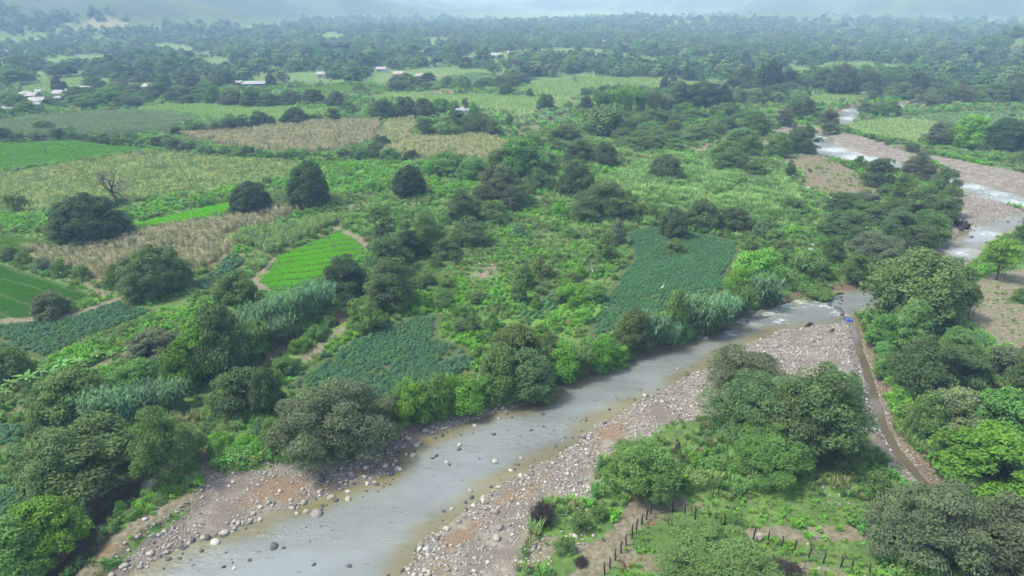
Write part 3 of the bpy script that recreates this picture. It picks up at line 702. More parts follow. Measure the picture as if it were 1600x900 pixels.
    for v in range(3):      # banana plants
        r = np.random.default_rng(S + 120 + v); R, H = 1.5, 2.6; mb = MB(); st = MB()
        st.tube([(0, 0, -0.1), (0.03, 0, 0.6), (0, 0.03, 1.25)], [0.14, 0.12, 0.08], 7)
        for i in range(10):
            az = i * 2.4 + r.normal(0, 0.25); el = r.uniform(0.5, 1.4); ll = r.uniform(1.2, 1.9); w = r.uniform(0.16, 0.23)
            hd = np.array([math.cos(az), math.sin(az), 0]); sd = np.array([-math.sin(az), math.cos(az), 0])
            V = []; m = 7
            for j in range(m):
                u = j / (m - 1); p = np.array([0, 0, 1.2]) + hd * ll * (u * math.cos(el) + 0.25 * u * u) + np.array([0, 0, ll * (u * math.sin(el) - 0.75 * u * u * (0.4 + 0.6 * math.cos(el)))])
                ww = w * (0.12 if j == 0 else math.sin(math.pi * min(1, 0.12 + 0.86 * u)) ** 0.6) * r.uniform(0.85, 1.1)
                V += [p - sd * ww - (0, 0, 0.3 * ww), p, p + sd * ww - (0, 0, 0.3 * ww)]
            Q = [(3 * j + k, 3 * j + k + 1, 3 * j + k + 4, 3 * j + k + 3) for j in range(m - 1) for k in (0, 1)]
            mb.add(V, Q, a=r.uniform())
        proto('banana', R, H, mb, st, LEAF, plain_mat('banana_stem', (0.17, 0.19, 0.07)))
build_plants()

# ------------------------------------------------------------------ placing a plant from its outline in the photograph
COLS = {'grey': (0.115, 0.15, 0.076), 'dark': (0.085, 0.138, 0.050), 'deep': (0.052, 0.090, 0.038), 'mid': (0.105, 0.18, 0.050), 'bright': (0.105, 0.245, 0.030), 'lime': (0.135, 0.29, 0.04),
        'olive': (0.105, 0.165, 0.052), 'pale': (0.155, 0.21, 0.09), 'blue': (0.115, 0.23, 0.105), 'brown': (0.11, 0.12, 0.07), 'bush': (0.10, 0.205, 0.048), 'banana': (0.13, 0.27, 0.07)}
NAMES = {'acacia': 'acacia_tree', 'mango': 'dense_tree', 'leafy': 'leafy_tree', 'olive': 'leafy_tree', 'shrub': 'shrub', 'vine': 'vine_mound', 'reed': 'reed_clump', 'bamboo': 'bamboo_clump', 'tall': 'slender_tree',
         'umbrella': 'umbrella_tree', 'dead': 'bare_tree', 'brush': 'brush_heap', 'banana': 'banana_plant'}
CATS = {'acacia': 'tree', 'mango': 'tree', 'leafy': 'tree', 'olive': 'tree', 'shrub': 'shrub', 'vine': 'vines', 'reed': 'reeds', 'bamboo': 'bamboo', 'tall': 'tree', 'umbrella': 'tree', 'dead': 'tree', 'brush': 'brushwood', 'banana': 'banana plant'}
WORDS = {'acacia': 'feathery spreading tree', 'mango': 'dense domed tree', 'leafy': 'leafy tree', 'olive': 'tree with yellowish flowering tips', 'shrub': 'shrub', 'vine': 'vine-covered mound', 'reed': 'clump of tall reeds',
         'bamboo': 'plumed bamboo clump', 'tall': 'tall slender tree', 'umbrella': 'flat-topped tree on a clear trunk', 'dead': 'bare leafless tree', 'brush': 'heap of dead brushwood', 'banana': 'banana plant'}
TINT = {'grey': 'grey-green', 'dark': 'dark green', 'deep': 'blackish green', 'mid': 'mid-green', 'bright': 'bright green', 'lime': 'lime green', 'olive': 'olive', 'pale': 'pale green', 'blue': 'bluish-green', 'brown': 'brownish', 'bush': 'fresh green', 'banana': 'pale green'}
def in_poly(px, py, poly):
    c = False; n = len(poly)
    for i in range(n):
        (ax, ay), (bx, by) = poly[i], poly[(i + 1) % n]
        if (ay > py) != (by > py) and px < ax + (py - ay) * (bx - ax) / (by - ay): c = not c
    return c
ZONES = [  # outline in the photograph -> words that find the place
 ([(880, 680), (1480, 680), (1640, 760), (1640, 1000), (800, 1000), (820, 780)], 'around the post fence and sandy path', 'by the post fence'),
 ([(1090, 540), (1345, 540), (1400, 720), (1400, 790), (1090, 790)], 'on the gravel bar between river and irrigation ditch', 'on the gravel bar'),
 ([(1330, 400), (1640, 400), (1640, 800), (1440, 800), (1380, 680)], 'along the far side of the irrigation ditch', 'along the ditch'),
 ([(1210, 240), (1640, 240), (1640, 400), (1480, 440), (1300, 455), (1215, 440)], 'in the thicket around the brown field', 'in the river bend thicket'),
 ([(1400, 180), (1640, 180), (1640, 250), (1400, 250)], 'on the cut bank above the wide gravel bed', 'above the wide gravel bed'),
 ([(0, 640), (240, 640), (240, 1000), (0, 1000)], 'beside the muddy creek', 'beside the muddy creek'),
 ([(600, 560), (860, 560), (880, 640), (600, 720)], 'hanging over the riverbank below the cassava plot', 'over the riverbank'),
 ([(840, 470), (1240, 380), (1240, 500), (1000, 570), (840, 610)], 'lining the riverbank beside the large cassava field', 'lining the riverbank'),
 ([(215, 560), (640, 590), (640, 780), (215, 780)], 'near the boulder-strewn bank below the brook', 'near the boulder bank'),
 ([(0, 500), (450, 480), (450, 600), (215, 660), (0, 660)], 'between the banana row and the brook', 'by the banana row'),
 ([(330, 430), (560, 430), (560, 560), (330, 560)], 'between the bright rice plot and the brook', 'by the bright rice plot'),
 ([(490, 260), (900, 260), (880, 360), (700, 480), (560, 530), (490, 500)], 'in the tree belt along the gully', 'along the gully'),
 ([(700, 360), (960, 360), (960, 560), (560, 560)], 'scattered on the weedy ground between the cassava plots', 'on the weedy ground'),
 ([(880, 250), (1260, 250), (1260, 400), (900, 400)], 'around the tall-grass meadow', 'around the tall-grass meadow'),
 ([(-50, 380), (330, 380), (330, 510), (-50, 510)], 'at the edges of the left rice paddies', 'by the rice paddies'),
 ([(-50, 255), (640, 255), (640, 400), (-50, 400)], 'among the maize plots', 'among the maize plots'),
 ([(-50, 195), (660, 195), (700, 260), (-50, 260)], 'in the hedge between the maize fields', 'in the maize hedges'),
 ([(640, 170), (870, 170), (870, 285), (640, 285)], 'around the tan maize field and banana plot', 'around the tan maize field'),
 ([(840, 165), (1320, 165), (1320, 265), (840, 265)], 'in the low scrub upstream of the meadow', 'in the low scrub'),
 ([(560, 130), (920, 130), (920, 195), (560, 195)], 'around the middle pale fields', 'around the pale fields'),
 ([(900, 100), (1160, 100), (1160, 180), (900, 180)], 'by the upper pale field', 'by the upper pale field'),
 ([(1120, 60), (1640, 60), (1640, 205), (1120, 205)], 'in the woods beyond the far river bend', 'in the eastern woods'),
 ([(-50, 100), (560, 100), (560, 200), (-50, 200)], 'around the village houses', 'around the village'),
 ([(-50, -50), (700, -50), (700, 110), (-50, 110)], 'in the woods at the foot of the left mountain', 'at the mountain foot'),
 ([(-500, -500), (3000, -500), (3000, 3000), (-500, 3000)], 'in the woods across the middle of the valley', 'in the valley woods'),
]
def zone(px, py):
    for p, words, short in ZONES:
        if in_poly(px, py, p): return words, short
PLACED = []
NOTE = {}
def copy_plant(kind, x, y, R, H, tint, label=None, group=None, seed=None, z=None):
    L = PROTO[kind]
    r = random.Random(int(x * 13 + y * 7) if seed is None else seed)
    best = sorted(L, key=lambda p: abs(math.log(p[0] / R)) + 1.6 * abs(math.log(p[1] / p[0] / (H / R))))
    R0, H0, cm, tm = r.choice(best[:3])
    if z is None: z = float(ground_z(x, y)[0])
    root = link(NAMES[kind], None, loc=(x, y, z - 0.04))
    root.empty_display_size = 0.2
    root.rotation_euler = (r.uniform(-0.07, 0.07), r.uniform(-0.07, 0.07), r.uniform(0, 6.28))
    wide = 1.12 if kind in ('acacia', 'mango', 'leafy', 'olive', 'vine') else 1.0
    root.scale = (wide * R / R0, wide * R / R0 * r.uniform(0.88, 1.08), H / H0)
    c = COLS[tint]; j = r.uniform(0.88, 1.14)
    link('crown' if CATS[kind] == 'tree' else {'reed': 'blades', 'banana': 'leaves', 'brush': 'twigs'}.get(kind, 'foliage'), cm, root, color=(c[0] * j, c[1] * j, c[2] * j))
    if tm is not None: link('trunk' if CATS[kind] == 'tree' else {'bamboo': 'culms', 'reed': 'canes'}.get(kind, 'stem'), tm, root)
    a, b = proj(x, y, z)
    w, sh = zone(a, b)
    size = ''
    if kind in ('acacia', 'mango', 'leafy', 'shrub', 'vine'): size = 'large ' if R > {'shrub': 2.4, 'vine': 3.2}.get(kind, 5.2) else ('small ' if R < {'shrub': 1.3, 'vine': 1.8}.get(kind, 3.0) else '')
    tn = '' if kind in ('dead', 'brush', 'banana') else TINT[tint] + ' '
    lb = label or f"{size}{tn}{WORDS[kind]} {w}"
    tag(root, lb, CATS[kind], group or (None if label else f"{size}{tn}{WORDS[kind]} {sh}"))
    PLACED.append((x, y, R, H))
    return root
def plant(kind, tint, cx, w, yt, yb, label=None, k=None):
    """kind of plant seen centred at cx, w wide, from row yt down to row yb in the photograph"""
    if k is None: k = {'umbrella': 0.05, 'tall': 0.3, 'dead': 0.0, 'bamboo': 0.4}.get(kind, 0.72)
    y = pg(cx, yb)[1]; y0 = y
    for _ in range(6):
        dpt = y * cp + (CAMH - 1) * sp
        R = 0.5 * w * dpt / F; y = y0 + k * R
    x = (cx - CX) / F * (y * cp + CAMH * sp)
    lo, hi = 0.3, 40.0
    t = np.linspace(0, 1.5, 25)
    for _ in range(30):
        h = (lo + hi) / 2
        _, pyy = proj(x, y + 0.9 * R * np.cos(t), h * np.sin(t) * 0.97)
        if pyy.min() > yt: lo = h
        else: hi = h
    H = float(np.clip(h, 0.32 * R, 3.2 * R))
    return copy_plant(kind, x, y, R, H, tint, label)

# ------------------------------------------------------------------ plants one can pick out: kind, tint, centre, width, top row, bottom row
A, M_, LF, SH, V_, RD = 'acacia', 'mango', 'leafy', 'shrub', 'vine', 'reed'
TREES = [
 # around the post fence
 (A, 'grey', 1452, 205, 760, 930, 'very wide grey-green feathery tree at the end of the thin footpath'), (A, 'grey', 1575, 190, 775, 945, 'grey-green feathery tree joined to a very wide one below the ditch'), (A, 'mid', 1108, 195, 808, 935, 'large mid-green feathery tree inside the corner of the post fence'),
 (A, 'bush', 1000, 118, 690, 788, 'fresh green feathery tree leaning over the gravel at the head of the path'), (A, 'mid', 1028, 50, 742, 800, None), (SH, 'lime', 1086, 34, 704, 730, None), (SH, 'mid', 1367, 52, 738, 782, None),
 (SH, 'bush', 1135, 60, 808, 830, None), (SH, 'olive', 1060, 46, 700, 728, None), (SH, 'mid', 905, 46, 800, 838, None), (SH, 'olive', 880, 40, 840, 872, None), (SH, 'mid', 935, 40, 790, 820, None),
 ('brush', 'brown', 848, 52, 780, 828, 'round dark heap of dead brushwood on the gravel bar'), ('brush', 'brown', 1052, 32, 803, 820, 'small dark brushwood heap inside the fence corner'),
 ('brush', 'brown', 1225, 80, 868, 925, 'long dark brushwood heap below the right-hand fence posts'), ('brush', 'brown', 908, 28, 868, 890, 'low dark brushwood beside the sandy path'),
 # gravel bar
 (A, 'grey', 1168, 152, 548, 650, None), (A, 'dark', 1180, 185, 588, 720, None), (A, 'dark', 1272, 142, 588, 750, None), (A, 'bush', 1205, 145, 664, 764, 'fresh green feathery tree in front of the big gravel-bar thicket'), (A, 'dark', 1240, 140, 600, 735, None),
 (SH, 'mid', 1333, 28, 583, 618, None), (SH, 'lime', 1282, 24, 582, 601, None), (A, 'dark', 1310, 58, 660, 742, None),
 # along the ditch
 ('olive', 'olive', 1425, 165, 408, 525, 'large round tree with yellowish tips at the head of the ditch'), (LF, 'bush', 1376, 52, 495, 546, None), (LF, 'mid', 1420, 74, 480, 555, None), (A, 'dark', 1440, 115, 532, 635, None), (A, 'mid', 1488, 80, 520, 600, None), (A, 'dark', 1500, 95, 545, 625, None),
 (A, 'grey', 1572, 95, 545, 605, None), (A, 'dark', 1600, 80, 560, 640, None), (LF, 'mid', 1446, 72, 622, 688, None), (LF, 'pale', 1490, 95, 615, 690, None), (LF, 'bush', 1560, 125, 618, 715, None), (LF, 'bright', 1548, 175, 674, 790, 'large bright green leafy tree leaning towards the ditch'), (LF, 'pale', 1478, 50, 670, 725, None),
 ('umbrella', 'lime', 1557, 76, 378, 437, 'lime green flat-topped tree standing on the bare sandy slope'), ('umbrella', 'mid', 1510, 42, 452, 500, 'small flat-topped tree beside the sandy tracks'), (SH, 'blue', 1525, 36, 522, 545, None), (SH, 'mid', 1590, 30, 452, 475, None), (LF, 'bush', 1592, 60, 690, 760, None),
 (V_, 'mid', 1426, 34, 640, 685, None), (V_, 'bush', 1462, 30, 692, 732, None), (SH, 'mid', 1495, 60, 405, 440, None), (SH, 'olive', 1575, 40, 540, 560, None),
 # river bend thicket
 (A, 'dark', 1312, 64, 302, 342, None), (A, 'dark', 1386, 62, 315, 366, None), (A, 'mid', 1425, 52, 298, 345, None), (A, 'dark', 1318, 88, 334, 384, None), (A, 'mid', 1457, 56, 338, 383, None), (A, 'dark', 1430, 68, 352, 392, None), (A, 'grey', 1370, 112, 366, 415, None), (A, 'mid', 1337, 56, 396, 446, None),
 (V_, 'mid', 1262, 58, 396, 438, None), (A, 'dark', 1300, 42, 376, 415, None), (V_, 'bush', 1276, 72, 436, 464, None), (A, 'grey', 1393, 56, 392, 430, None), (A, 'dark', 1473, 48, 266, 304, None), (A, 'mid', 1478, 44, 296, 338, None), (A, 'dark', 1372, 58, 252, 295, None), (A, 'grey', 1430, 50, 244, 285, None), (V_, 'bush', 1342, 26, 246, 266, None),
 (SH, 'mid', 1592, 28, 344, 385, None), (A, 'dark', 1436, 56, 305, 340, None), (A, 'mid', 1445, 50, 330, 368, None), (A, 'mid', 1345, 50, 315, 350, None), (A, 'dark', 1405, 60, 330, 380, None), (V_, 'mid', 1240, 40, 313, 334, None), (A, 'dark', 1470, 50, 310, 350, None), (SH, 'mid', 1290, 30, 420, 440, None), (A, 'grey', 1350, 60, 300, 325, None), (A, 'mid', 1410, 46, 275, 320, None),
 # cut bank
 (SH, 'dark', 1425, 30, 216, 234, None), (A, 'grey', 1466, 52, 192, 231, None), (LF, 'lime', 1513, 62, 188, 236, 'lime green leafy tree on the cut bank above the wide gravel bed'), (A, 'deep', 1570, 75, 186, 242, None), (A, 'deep', 1615, 60, 186, 242, None), (SH, 'mid', 1450, 16, 227, 237, None), (SH, 'bush', 1560, 30, 238, 250, None), (SH, 'mid', 1590, 34, 240, 256, None), (SH, 'dark', 1535, 30, 225, 240, None),
 # muddy creek
 (LF, 'bright', 75, 130, 785, 895, 'large bright green leafy tree beside the muddy creek'), (LF, 'bush', 20, 120, 820, 930, None), (RD, 'blue', 122, 47, 759, 830, 'bluish reeds between the two big trees at the muddy creek'), (LF, 'olive', 130, 178, 668, 795, 'large round olive tree overhanging the muddy creek'), (LF, 'dark', 105, 120, 690, 800, None), (A, 'mid', 262, 96, 652, 772, None), (SH, 'olive', 60, 50, 660, 690, None), (SH, 'pale', 20, 40, 690, 715, None), (SH, 'bush', 190, 26, 783, 812, None), (SH, 'olive', 250, 50, 765, 790, None),
 # boulder bank
 (A, 'grey', 522, 182, 603, 742, 'very large grey-green feathery tree spreading over the boulder bank'), (V_, 'bush', 380, 90, 680, 722, None), (V_, 'bright', 345, 52, 678, 715, None), (LF, 'dark', 420, 55, 585, 655, None), (SH, 'blue', 415, 36, 650, 690, None), (A, 'dark', 375, 100, 583, 660, None), (V_, 'mid', 430, 44, 660, 705, None), (A, 'mid', 300, 60, 670, 730, None), (V_, 'dark', 600, 44, 625, 668, None),
 # riverbank vines below cassava
 (V_, 'bright', 640, 64, 597, 668, None), (V_, 'bush', 682, 56, 588, 655, None), (V_, 'bright', 728, 66, 588, 645, None), (LF, 'mid', 785, 92, 545, 622, None), ('olive', 'olive', 808, 96, 515, 600, 'vine-hung tree with yellowish top on the riverbank'), (LF, 'dark', 828, 82, 550, 625, None),
 # riverbank beside large cassava field
 (V_, 'bright', 885, 56, 535, 592, None), (RD, 'mid', 905, 58, 521, 588, None), (V_, 'bright', 940, 48, 522, 575, None), ('olive', 'olive', 985, 62, 488, 552, 'round tree with yellowish tips on the riverbank by the cassava field'), (RD, 'blue', 1018, 64, 468, 545, None), (RD, 'blue', 1045, 44, 477, 540, None), (V_, 'mid', 1052, 50, 455, 528, None), (RD, 'blue', 1090, 69, 441, 525, None), (RD, 'blue', 1125, 64, 442, 515, None),
 (RD, 'mid', 1105, 56, 456, 522, None), (V_, 'lime', 1182, 74, 393, 452, 'lime green vine mound at the corner of the large cassava field'), (V_, 'bright', 1155, 50, 425, 470, None), (RD, 'blue', 1190, 62, 411, 480, None), (RD, 'mid', 1160, 44, 432, 492, None), (V_, 'bright', 965, 40, 530, 565, None), (V_, 'mid', 860, 40, 545, 590, None), (RD, 'blue', 1205, 44, 435, 475, None),
 # banana row to brook
 (LF, 'mid', 18, 68, 550, 602, None), (LF, 'mid', 118, 126, 583, 670, 'wide mid-green leafy tree standing below the banana row'), (LF, 'bush', 215, 88, 566, 618, None), (RD, 'blue', 160, 69, 601, 682, None), (RD, 'blue', 200, 67, 601, 672, None), (RD, 'blue', 235, 62, 589, 655, None), (RD, 'blue', 272, 60, 583, 650, None), (LF, 'dark', 345, 105, 492, 600, None), (LF, 'bright', 318, 92, 515, 605, 'bright yellow-green leafy tree in front of a darker one by the brook'), (LF, 'bright', 290, 62, 545, 618, None),
 (LF, 'grey', 245, 92, 518, 575, None), (SH, 'mid', 190, 50, 575, 605, None), (LF, 'mid', 80, 60, 600, 650, None),
 # bright rice plot
 (LF, 'mid', 372, 70, 432, 484, 'round mid-green leafy tree at the lower corner of the bright rice plot'), (RD, 'blue', 395, 60, 468, 545, None), (RD, 'blue', 425, 62, 452, 530, None), (RD, 'blue', 455, 62, 442, 520, None), (RD, 'blue', 485, 60, 432, 505, None), (RD, 'mid', 400, 56, 491, 560, None), (RD, 'blue', 505, 49, 432, 490, None), (V_, 'bush', 395, 40, 525, 565, None), (RD, 'blue', 440, 56, 482, 540, None),
 # gully belt
 (M_, 'deep', 640, 56, 264, 311, 'dark round tree alone on the bright weedy field'), ('tall', 'dark', 600, 54, 324, 384, 'tall slender dark tree at the tip of the bright rice plot'), (A, 'grey', 780, 84, 266, 332, None), (A, 'dark', 722, 58, 303, 354, None), (A, 'mid', 772, 52, 318, 356, None), (A, 'mid', 670, 58, 341, 400, None), (A, 'dark', 733, 70, 345, 390, None), (A, 'deep', 640, 46, 358, 412, None), (A, 'dark', 603, 84, 375, 440, None),
 (A, 'deep', 540, 78, 405, 472, None), (A, 'dark', 612, 92, 411, 492, None), (V_, 'bush', 573, 56, 472, 520, None), (SH, 'dark', 665, 32, 426, 452, None), (SH, 'pale', 826, 22, 288, 314, None), (SH, 'lime', 833, 12, 305, 316, None), (SH, 'bright', 875, 38, 316, 342, None), (SH, 'blue', 810, 28, 350, 375, None), (A, 'dark', 840, 50, 266, 300, None), (LF, 'dark', 900, 58, 258, 309, None), (A, 'dark', 700, 52, 375, 412, None), (SH, 'mid', 680, 30, 400, 425, None), (A, 'grey', 795, 50, 300, 335, None), (SH, 'dark', 755, 40, 365, 392, None), (A, 'mid', 575, 50, 420, 460, None),
 # weedy ground
 (SH, 'olive', 845, 46, 403, 440, None), (SH, 'mid', 815, 46, 418, 458, None), (SH, 'pale', 812, 30, 430, 452, None), (LF, 'mid', 811, 26, 445, 478, None), (V_, 'bright', 890, 44, 447, 477, None), (V_, 'bush', 930, 36, 446, 474, None), (SH, 'lime', 912, 38, 482, 508, None), (SH, 'bush', 768, 34, 492, 522, None), (SH, 'olive', 795, 46, 515, 547, None), (SH, 'grey', 961, 40, 348, 386, None), (SH, 'mid', 945, 48, 372, 412, None), (SH, 'bush', 845, 30, 505, 525, None),
 (SH, 'mid', 700, 34, 435, 458, None), (SH, 'olive', 745, 40, 455, 478, None), (SH, 'mid', 870, 34, 395, 415, None), (SH, 'bright', 905, 30, 418, 436, None), (SH, 'mid', 780, 30, 470, 490, None), (SH, 'bush', 890, 34, 355, 375, None), (SH, 'olive', 720, 40, 500, 525, None), (SH, 'mid', 860, 40, 520, 548, None), (SH, 'mid', 960, 16, 428, 438, None), (SH, 'lime', 690, 40, 460, 480, None),
 # meadow edges
 (A, 'dark', 942, 98, 290, 355, None), (M_, 'dark', 1050, 50, 330, 375, None), (M_, 'dark', 1040, 50, 246, 284, 'dark round tree standing in the tall-grass meadow'), (LF, 'dark', 1095, 56, 315, 362, None), (LF, 'dark', 1145, 58, 328, 366, None), (M_, 'dark', 1196, 42, 345, 376, None), (SH, 'mid', 1173, 28, 371, 395, None), (A, 'mid', 1180, 50, 255, 285, None), (SH, 'dark', 1233, 28, 255, 280, None), (A, 'mid', 1138, 58, 238, 272, None), (SH, 'mid', 1190, 40, 282, 298, None), (SH, 'mid', 1228, 28, 310, 336, None), (SH, 'olive', 1055, 40, 375, 400, None), (SH, 'bush', 985, 30, 320, 340, None), (SH, 'mid', 1010, 40, 315, 345, None),
 # rice paddies
 (M_, 'dark', 245, 112, 393, 472, 'wide dark dense tree arching beside the tan maize plot'), (SH, 'mid', 182, 44, 418, 452, None), (LF, 'grey', 81, 58, 462, 502, 'small rounded tree alone on the paddy bank'), (SH, 'mid', 40, 40, 395, 420, None), (SH, 'grey', 70, 40, 402, 428, None), (SH, 'bush', 100, 36, 408, 436, None), (SH, 'mid', 125, 34, 415, 442, None), (SH, 'dark', 15, 30, 385, 410, None),
 # maize plots
 (M_, 'deep', 142, 108, 312, 388, 'largest dark domed tree between maize plots with a bare tree behind'), (M_, 'deep', 394, 66, 290, 338, 'dark domed tree at the end of the green rice strip'), (M_, 'deep', 483, 74, 262, 330, 'tall dark domed tree beside the weedy field'), ('dead', 'brown', 178, 112, 256, 322, 'bare leafless tree in the young maize field'), (SH, 'mid', 25, 46, 303, 332, None), (SH, 'dark', 97, 14, 316, 328, None), (SH, 'mid', 440, 34, 300, 318, None), (SH, 'bush', 585, 40, 285, 300, None), (SH, 'bush', 620, 40, 280, 298, None), (SH, 'mid', 540, 40, 268, 280, None),
 # around the tan maize
 (LF, 'bush', 812, 96, 226, 284, None), (LF, 'mid', 780, 56, 240, 282, None), (LF, 'bush', 703, 84, 242, 280, None), (SH, 'bright', 672, 38, 254, 279, None), (A, 'dark', 665, 40, 187, 215, None), (V_, 'bush', 702, 44, 192, 215, None), (A, 'dark', 713, 42, 175, 202, None), (A, 'dark', 747, 54, 178, 213, None), (A, 'dark', 772, 30, 190, 215, None), (SH, 'dark', 796, 14, 180, 196, None), (SH, 'mid', 805, 18, 204, 216, None),
 ('tall', 'dark', 712, 15, 142, 182, None), ('tall', 'grey', 727, 17, 141, 182, None), (LF, 'bright', 741, 20, 164, 192, None), (A, 'mid', 833, 40, 212, 234, None), (A, 'dark', 882, 58, 198, 225, None), (A, 'mid', 873, 36, 219, 239, None), (LF, 'mid', 850, 50, 240, 270, None), (LF, 'bush', 740, 60, 250, 285, None),
 # scrub
 (V_, 'mid', 945, 96, 168, 216, 'long dark vine-draped mound behind the banana plot'), (A, 'dark', 905, 56, 222, 258, None), (A, 'dark', 945, 54, 226, 262, None), (A, 'dark', 1252, 60, 198, 242, None), (A, 'mid', 1215, 38, 212, 248, None), (A, 'mid', 1180, 60, 180, 214, None), (A, 'brown', 1224, 38, 172, 198, None), (A, 'dark', 1254, 58, 156, 188, None), (A, 'brown', 1294, 38, 169, 198, None), (A, 'dark', 1298, 30, 188, 208, None), (LF, 'bush', 1160, 54, 202, 225, None), (LF, 'mid', 1136, 54, 226, 264, None), (LF, 'bush', 1168, 44, 215, 248, None), (LF, 'lime', 1125, 22, 176, 190, None), (A, 'mid', 1132, 66, 162, 188, None),
 # pale fields
 (A, 'dark', 598, 46, 158, 189, None), (LF, 'dark', 633, 40, 155, 186, None), (LF, 'mid', 662, 40, 158, 186, None), (LF, 'bright', 688, 36, 156, 178, None), (A, 'dark', 545, 30, 160, 178, None), (LF, 'dark', 851, 30, 149, 174, None), (SH, 'mid', 888, 24, 160, 174, None), (LF, 'dark', 915, 24, 153, 174, None), (LF, 'grey', 780, 18, 121, 140, None), (LF, 'grey', 797, 18, 122, 140, None), (LF, 'dark', 790, 26, 132, 149, None), (SH, 'dark', 828, 18, 139, 151, None), (A, 'dark', 622, 30, 127, 143, None), (A, 'mid', 563, 30, 132, 146, None),
 # upper pale field, bamboo
 ('bamboo', 'bush', 940, 42, 132, 177, None), ('bamboo', 'lime', 960, 40, 134, 178, None), ('bamboo', 'lime', 982, 46, 124, 179, 'tallest lime green bamboo plume of the row'), ('bamboo', 'lime', 1001, 38, 131, 177, None), ('bamboo', 'mid', 1020, 40, 136, 180, None), (LF, 'grey', 1045, 34, 155, 180, None), ('olive', 'brown', 1038, 16, 122, 145, None), ('tall', 'dark', 1049, 17, 107, 145, None), ('tall', 'dark', 1072, 17, 101, 126, None), ('dead', 'brown', 902, 16, 115, 131, 'bare small tree standing in the upper pale field'), (SH, 'dark', 920, 30, 134, 150, None),
 (LF, 'deep', 1062, 36, 138, 172, None), (LF, 'deep', 1085, 36, 137, 172, None), (LF, 'deep', 1108, 36, 137, 171, None), (LF, 'deep', 1130, 34, 138, 171, None), (LF, 'pale', 1150, 32, 140, 166, None),
 # eastern woods
 (M_, 'deep', 1200, 42, 101, 145, 'tall blackish green tree standing above the eastern woods'), (LF, 'mid', 1157, 40, 110, 143, None), (A, 'dark', 1232, 40, 108, 140, None), (A, 'mid', 1285, 50, 108, 142, None), (M_, 'dark', 1312, 50, 106, 148, None), (LF, 'dark', 1352, 46, 115, 148, None), (A, 'dark', 1392, 62, 110, 146, None), (LF, 'dark', 1430, 42, 118, 150, None), (A, 'mid', 1380, 40, 160, 182, None), (A, 'dark', 1350, 34, 162, 182, None), (LF, 'lime', 1391, 28, 159, 181, 'lime green tree beside the far bend of the river'), (A, 'brown', 1446, 42, 149, 167, None), (A, 'brown', 1499, 42, 135, 164, None),
 (A, 'mid', 1550, 46, 132, 165, None), (A, 'dark', 1590, 50, 128, 166, None), (LF, 'lime', 1384, 16, 139, 148, None), (LF, 'pale', 1176, 34, 142, 166, None), (SH, 'dark', 1228, 14, 145, 158, None), (SH, 'dark', 1263, 12, 141, 151, None),
 # village
 (A, 'mid', 22, 60, 148, 178, None), (A, 'mid', 68, 34, 190, 206, 'small flat tree above the hedge beside the power pole'), (LF, 'dark', 95, 24, 122, 147, None), (LF, 'mid', 130, 62, 150, 172, None), (LF, 'bush', 175, 52, 138, 168, None), (A, 'dark', 205, 50, 148, 170, None), (LF, 'dark', 150, 34, 122, 142, None), (LF, 'dark', 250, 44, 132, 158, None), (LF, 'mid', 262, 20, 120, 150, None), (LF, 'dark', 300, 44, 118, 148, None), (M_, 'dark', 352, 30, 112, 138, None), (LF, 'bright', 332, 30, 140, 165, None), (LF, 'dark', 365, 44, 145, 168, None), (LF, 'dark', 395, 40, 142, 170, None), (LF, 'dark', 420, 44, 146, 170, None), (LF, 'dark', 455, 40, 145, 166, None), (LF, 'dark', 490, 40, 143, 165, None),
 (LF, 'dark', 425, 20, 118, 138, None), (A, 'mid', 440, 30, 112, 130, None), (LF, 'dark', 525, 36, 146, 172, None), (A, 'dark', 522, 26, 172, 192, None), (SH, 'dark', 64, 26, 168, 182, None), (M_, 'deep', 508, 26, 68, 84, None), (A, 'mid', 45, 70, 86, 110, None), (A, 'dark', 95, 50, 100, 122, None), (A, 'mid', 25, 56, 108, 134, None), (LF, 'dark', 190, 40, 98, 124, None), (A, 'dark', 230, 44, 96, 120, None), (LF, 'mid', 265, 44, 92, 122, None),
]
for kind, tint, cx, w, yt, yb, lab in TREES: plant(kind, tint, cx, w, yt, yb, lab)
rr = random.Random(11)
# hedges: runs of shrubs along field edges
def hedge(pts, w, h, n, kinds, tints):
    pts = np.array(pts, float); seg = np.r_[0, np.cumsum(np.hypot(*np.diff(pts, axis=0).T))]
    for i in range(n):
        u = (i + rr.uniform(0.2, 0.8)) / n * seg[-1]
        cx = np.interp(u, seg, pts[:, 0]); yb = np.interp(u, seg, pts[:, 1]) + rr.uniform(-1, 1)
        s = rr.uniform(0.7, 1.35)
        plant(rr.choice(kinds), rr.choice(tints), cx, w * s, yb - h * s, yb)
hedge([(0, 222), (50, 221), (105, 219)], 28, 15, 7, [SH, LF], ['dark', 'deep'])
hedge([(105, 219), (170, 226), (240, 232), (330, 243), (420, 250), (520, 251), (600, 250), (650, 252)], 27, 15, 30, [SH, SH, LF, V_], ['dark', 'mid', 'bush', 'deep'])
hedge([(265, 214), (300, 210), (370, 206), (420, 200), (500, 193)], 34, 20, 11, [LF, SH, A], ['dark', 'deep', 'dark', 'mid'])
hedge([(135, 216), (200, 222), (270, 222)], 22, 10, 8, [SH, V_], ['bush', 'mid'])
hedge([(560, 250), (600, 235), (585, 215)], 26, 16, 5, [SH, LF], ['mid', 'dark'])
hedge([(300, 470), (330, 465)], 24, 16, 2, [SH], ['mid'])
hedge([(520, 505), (500, 530), (460, 560)], 28, 20, 5, [SH, V_], ['bush', 'bright'])
hedge([(470, 570), (420, 612), (400, 640)], 36, 26, 5, [V_, SH], ['bush', 'mid'])
hedge([(690, 480), (760, 540), (745, 575)], 30, 22, 7, [SH, V_], ['olive', 'mid', 'bush'])
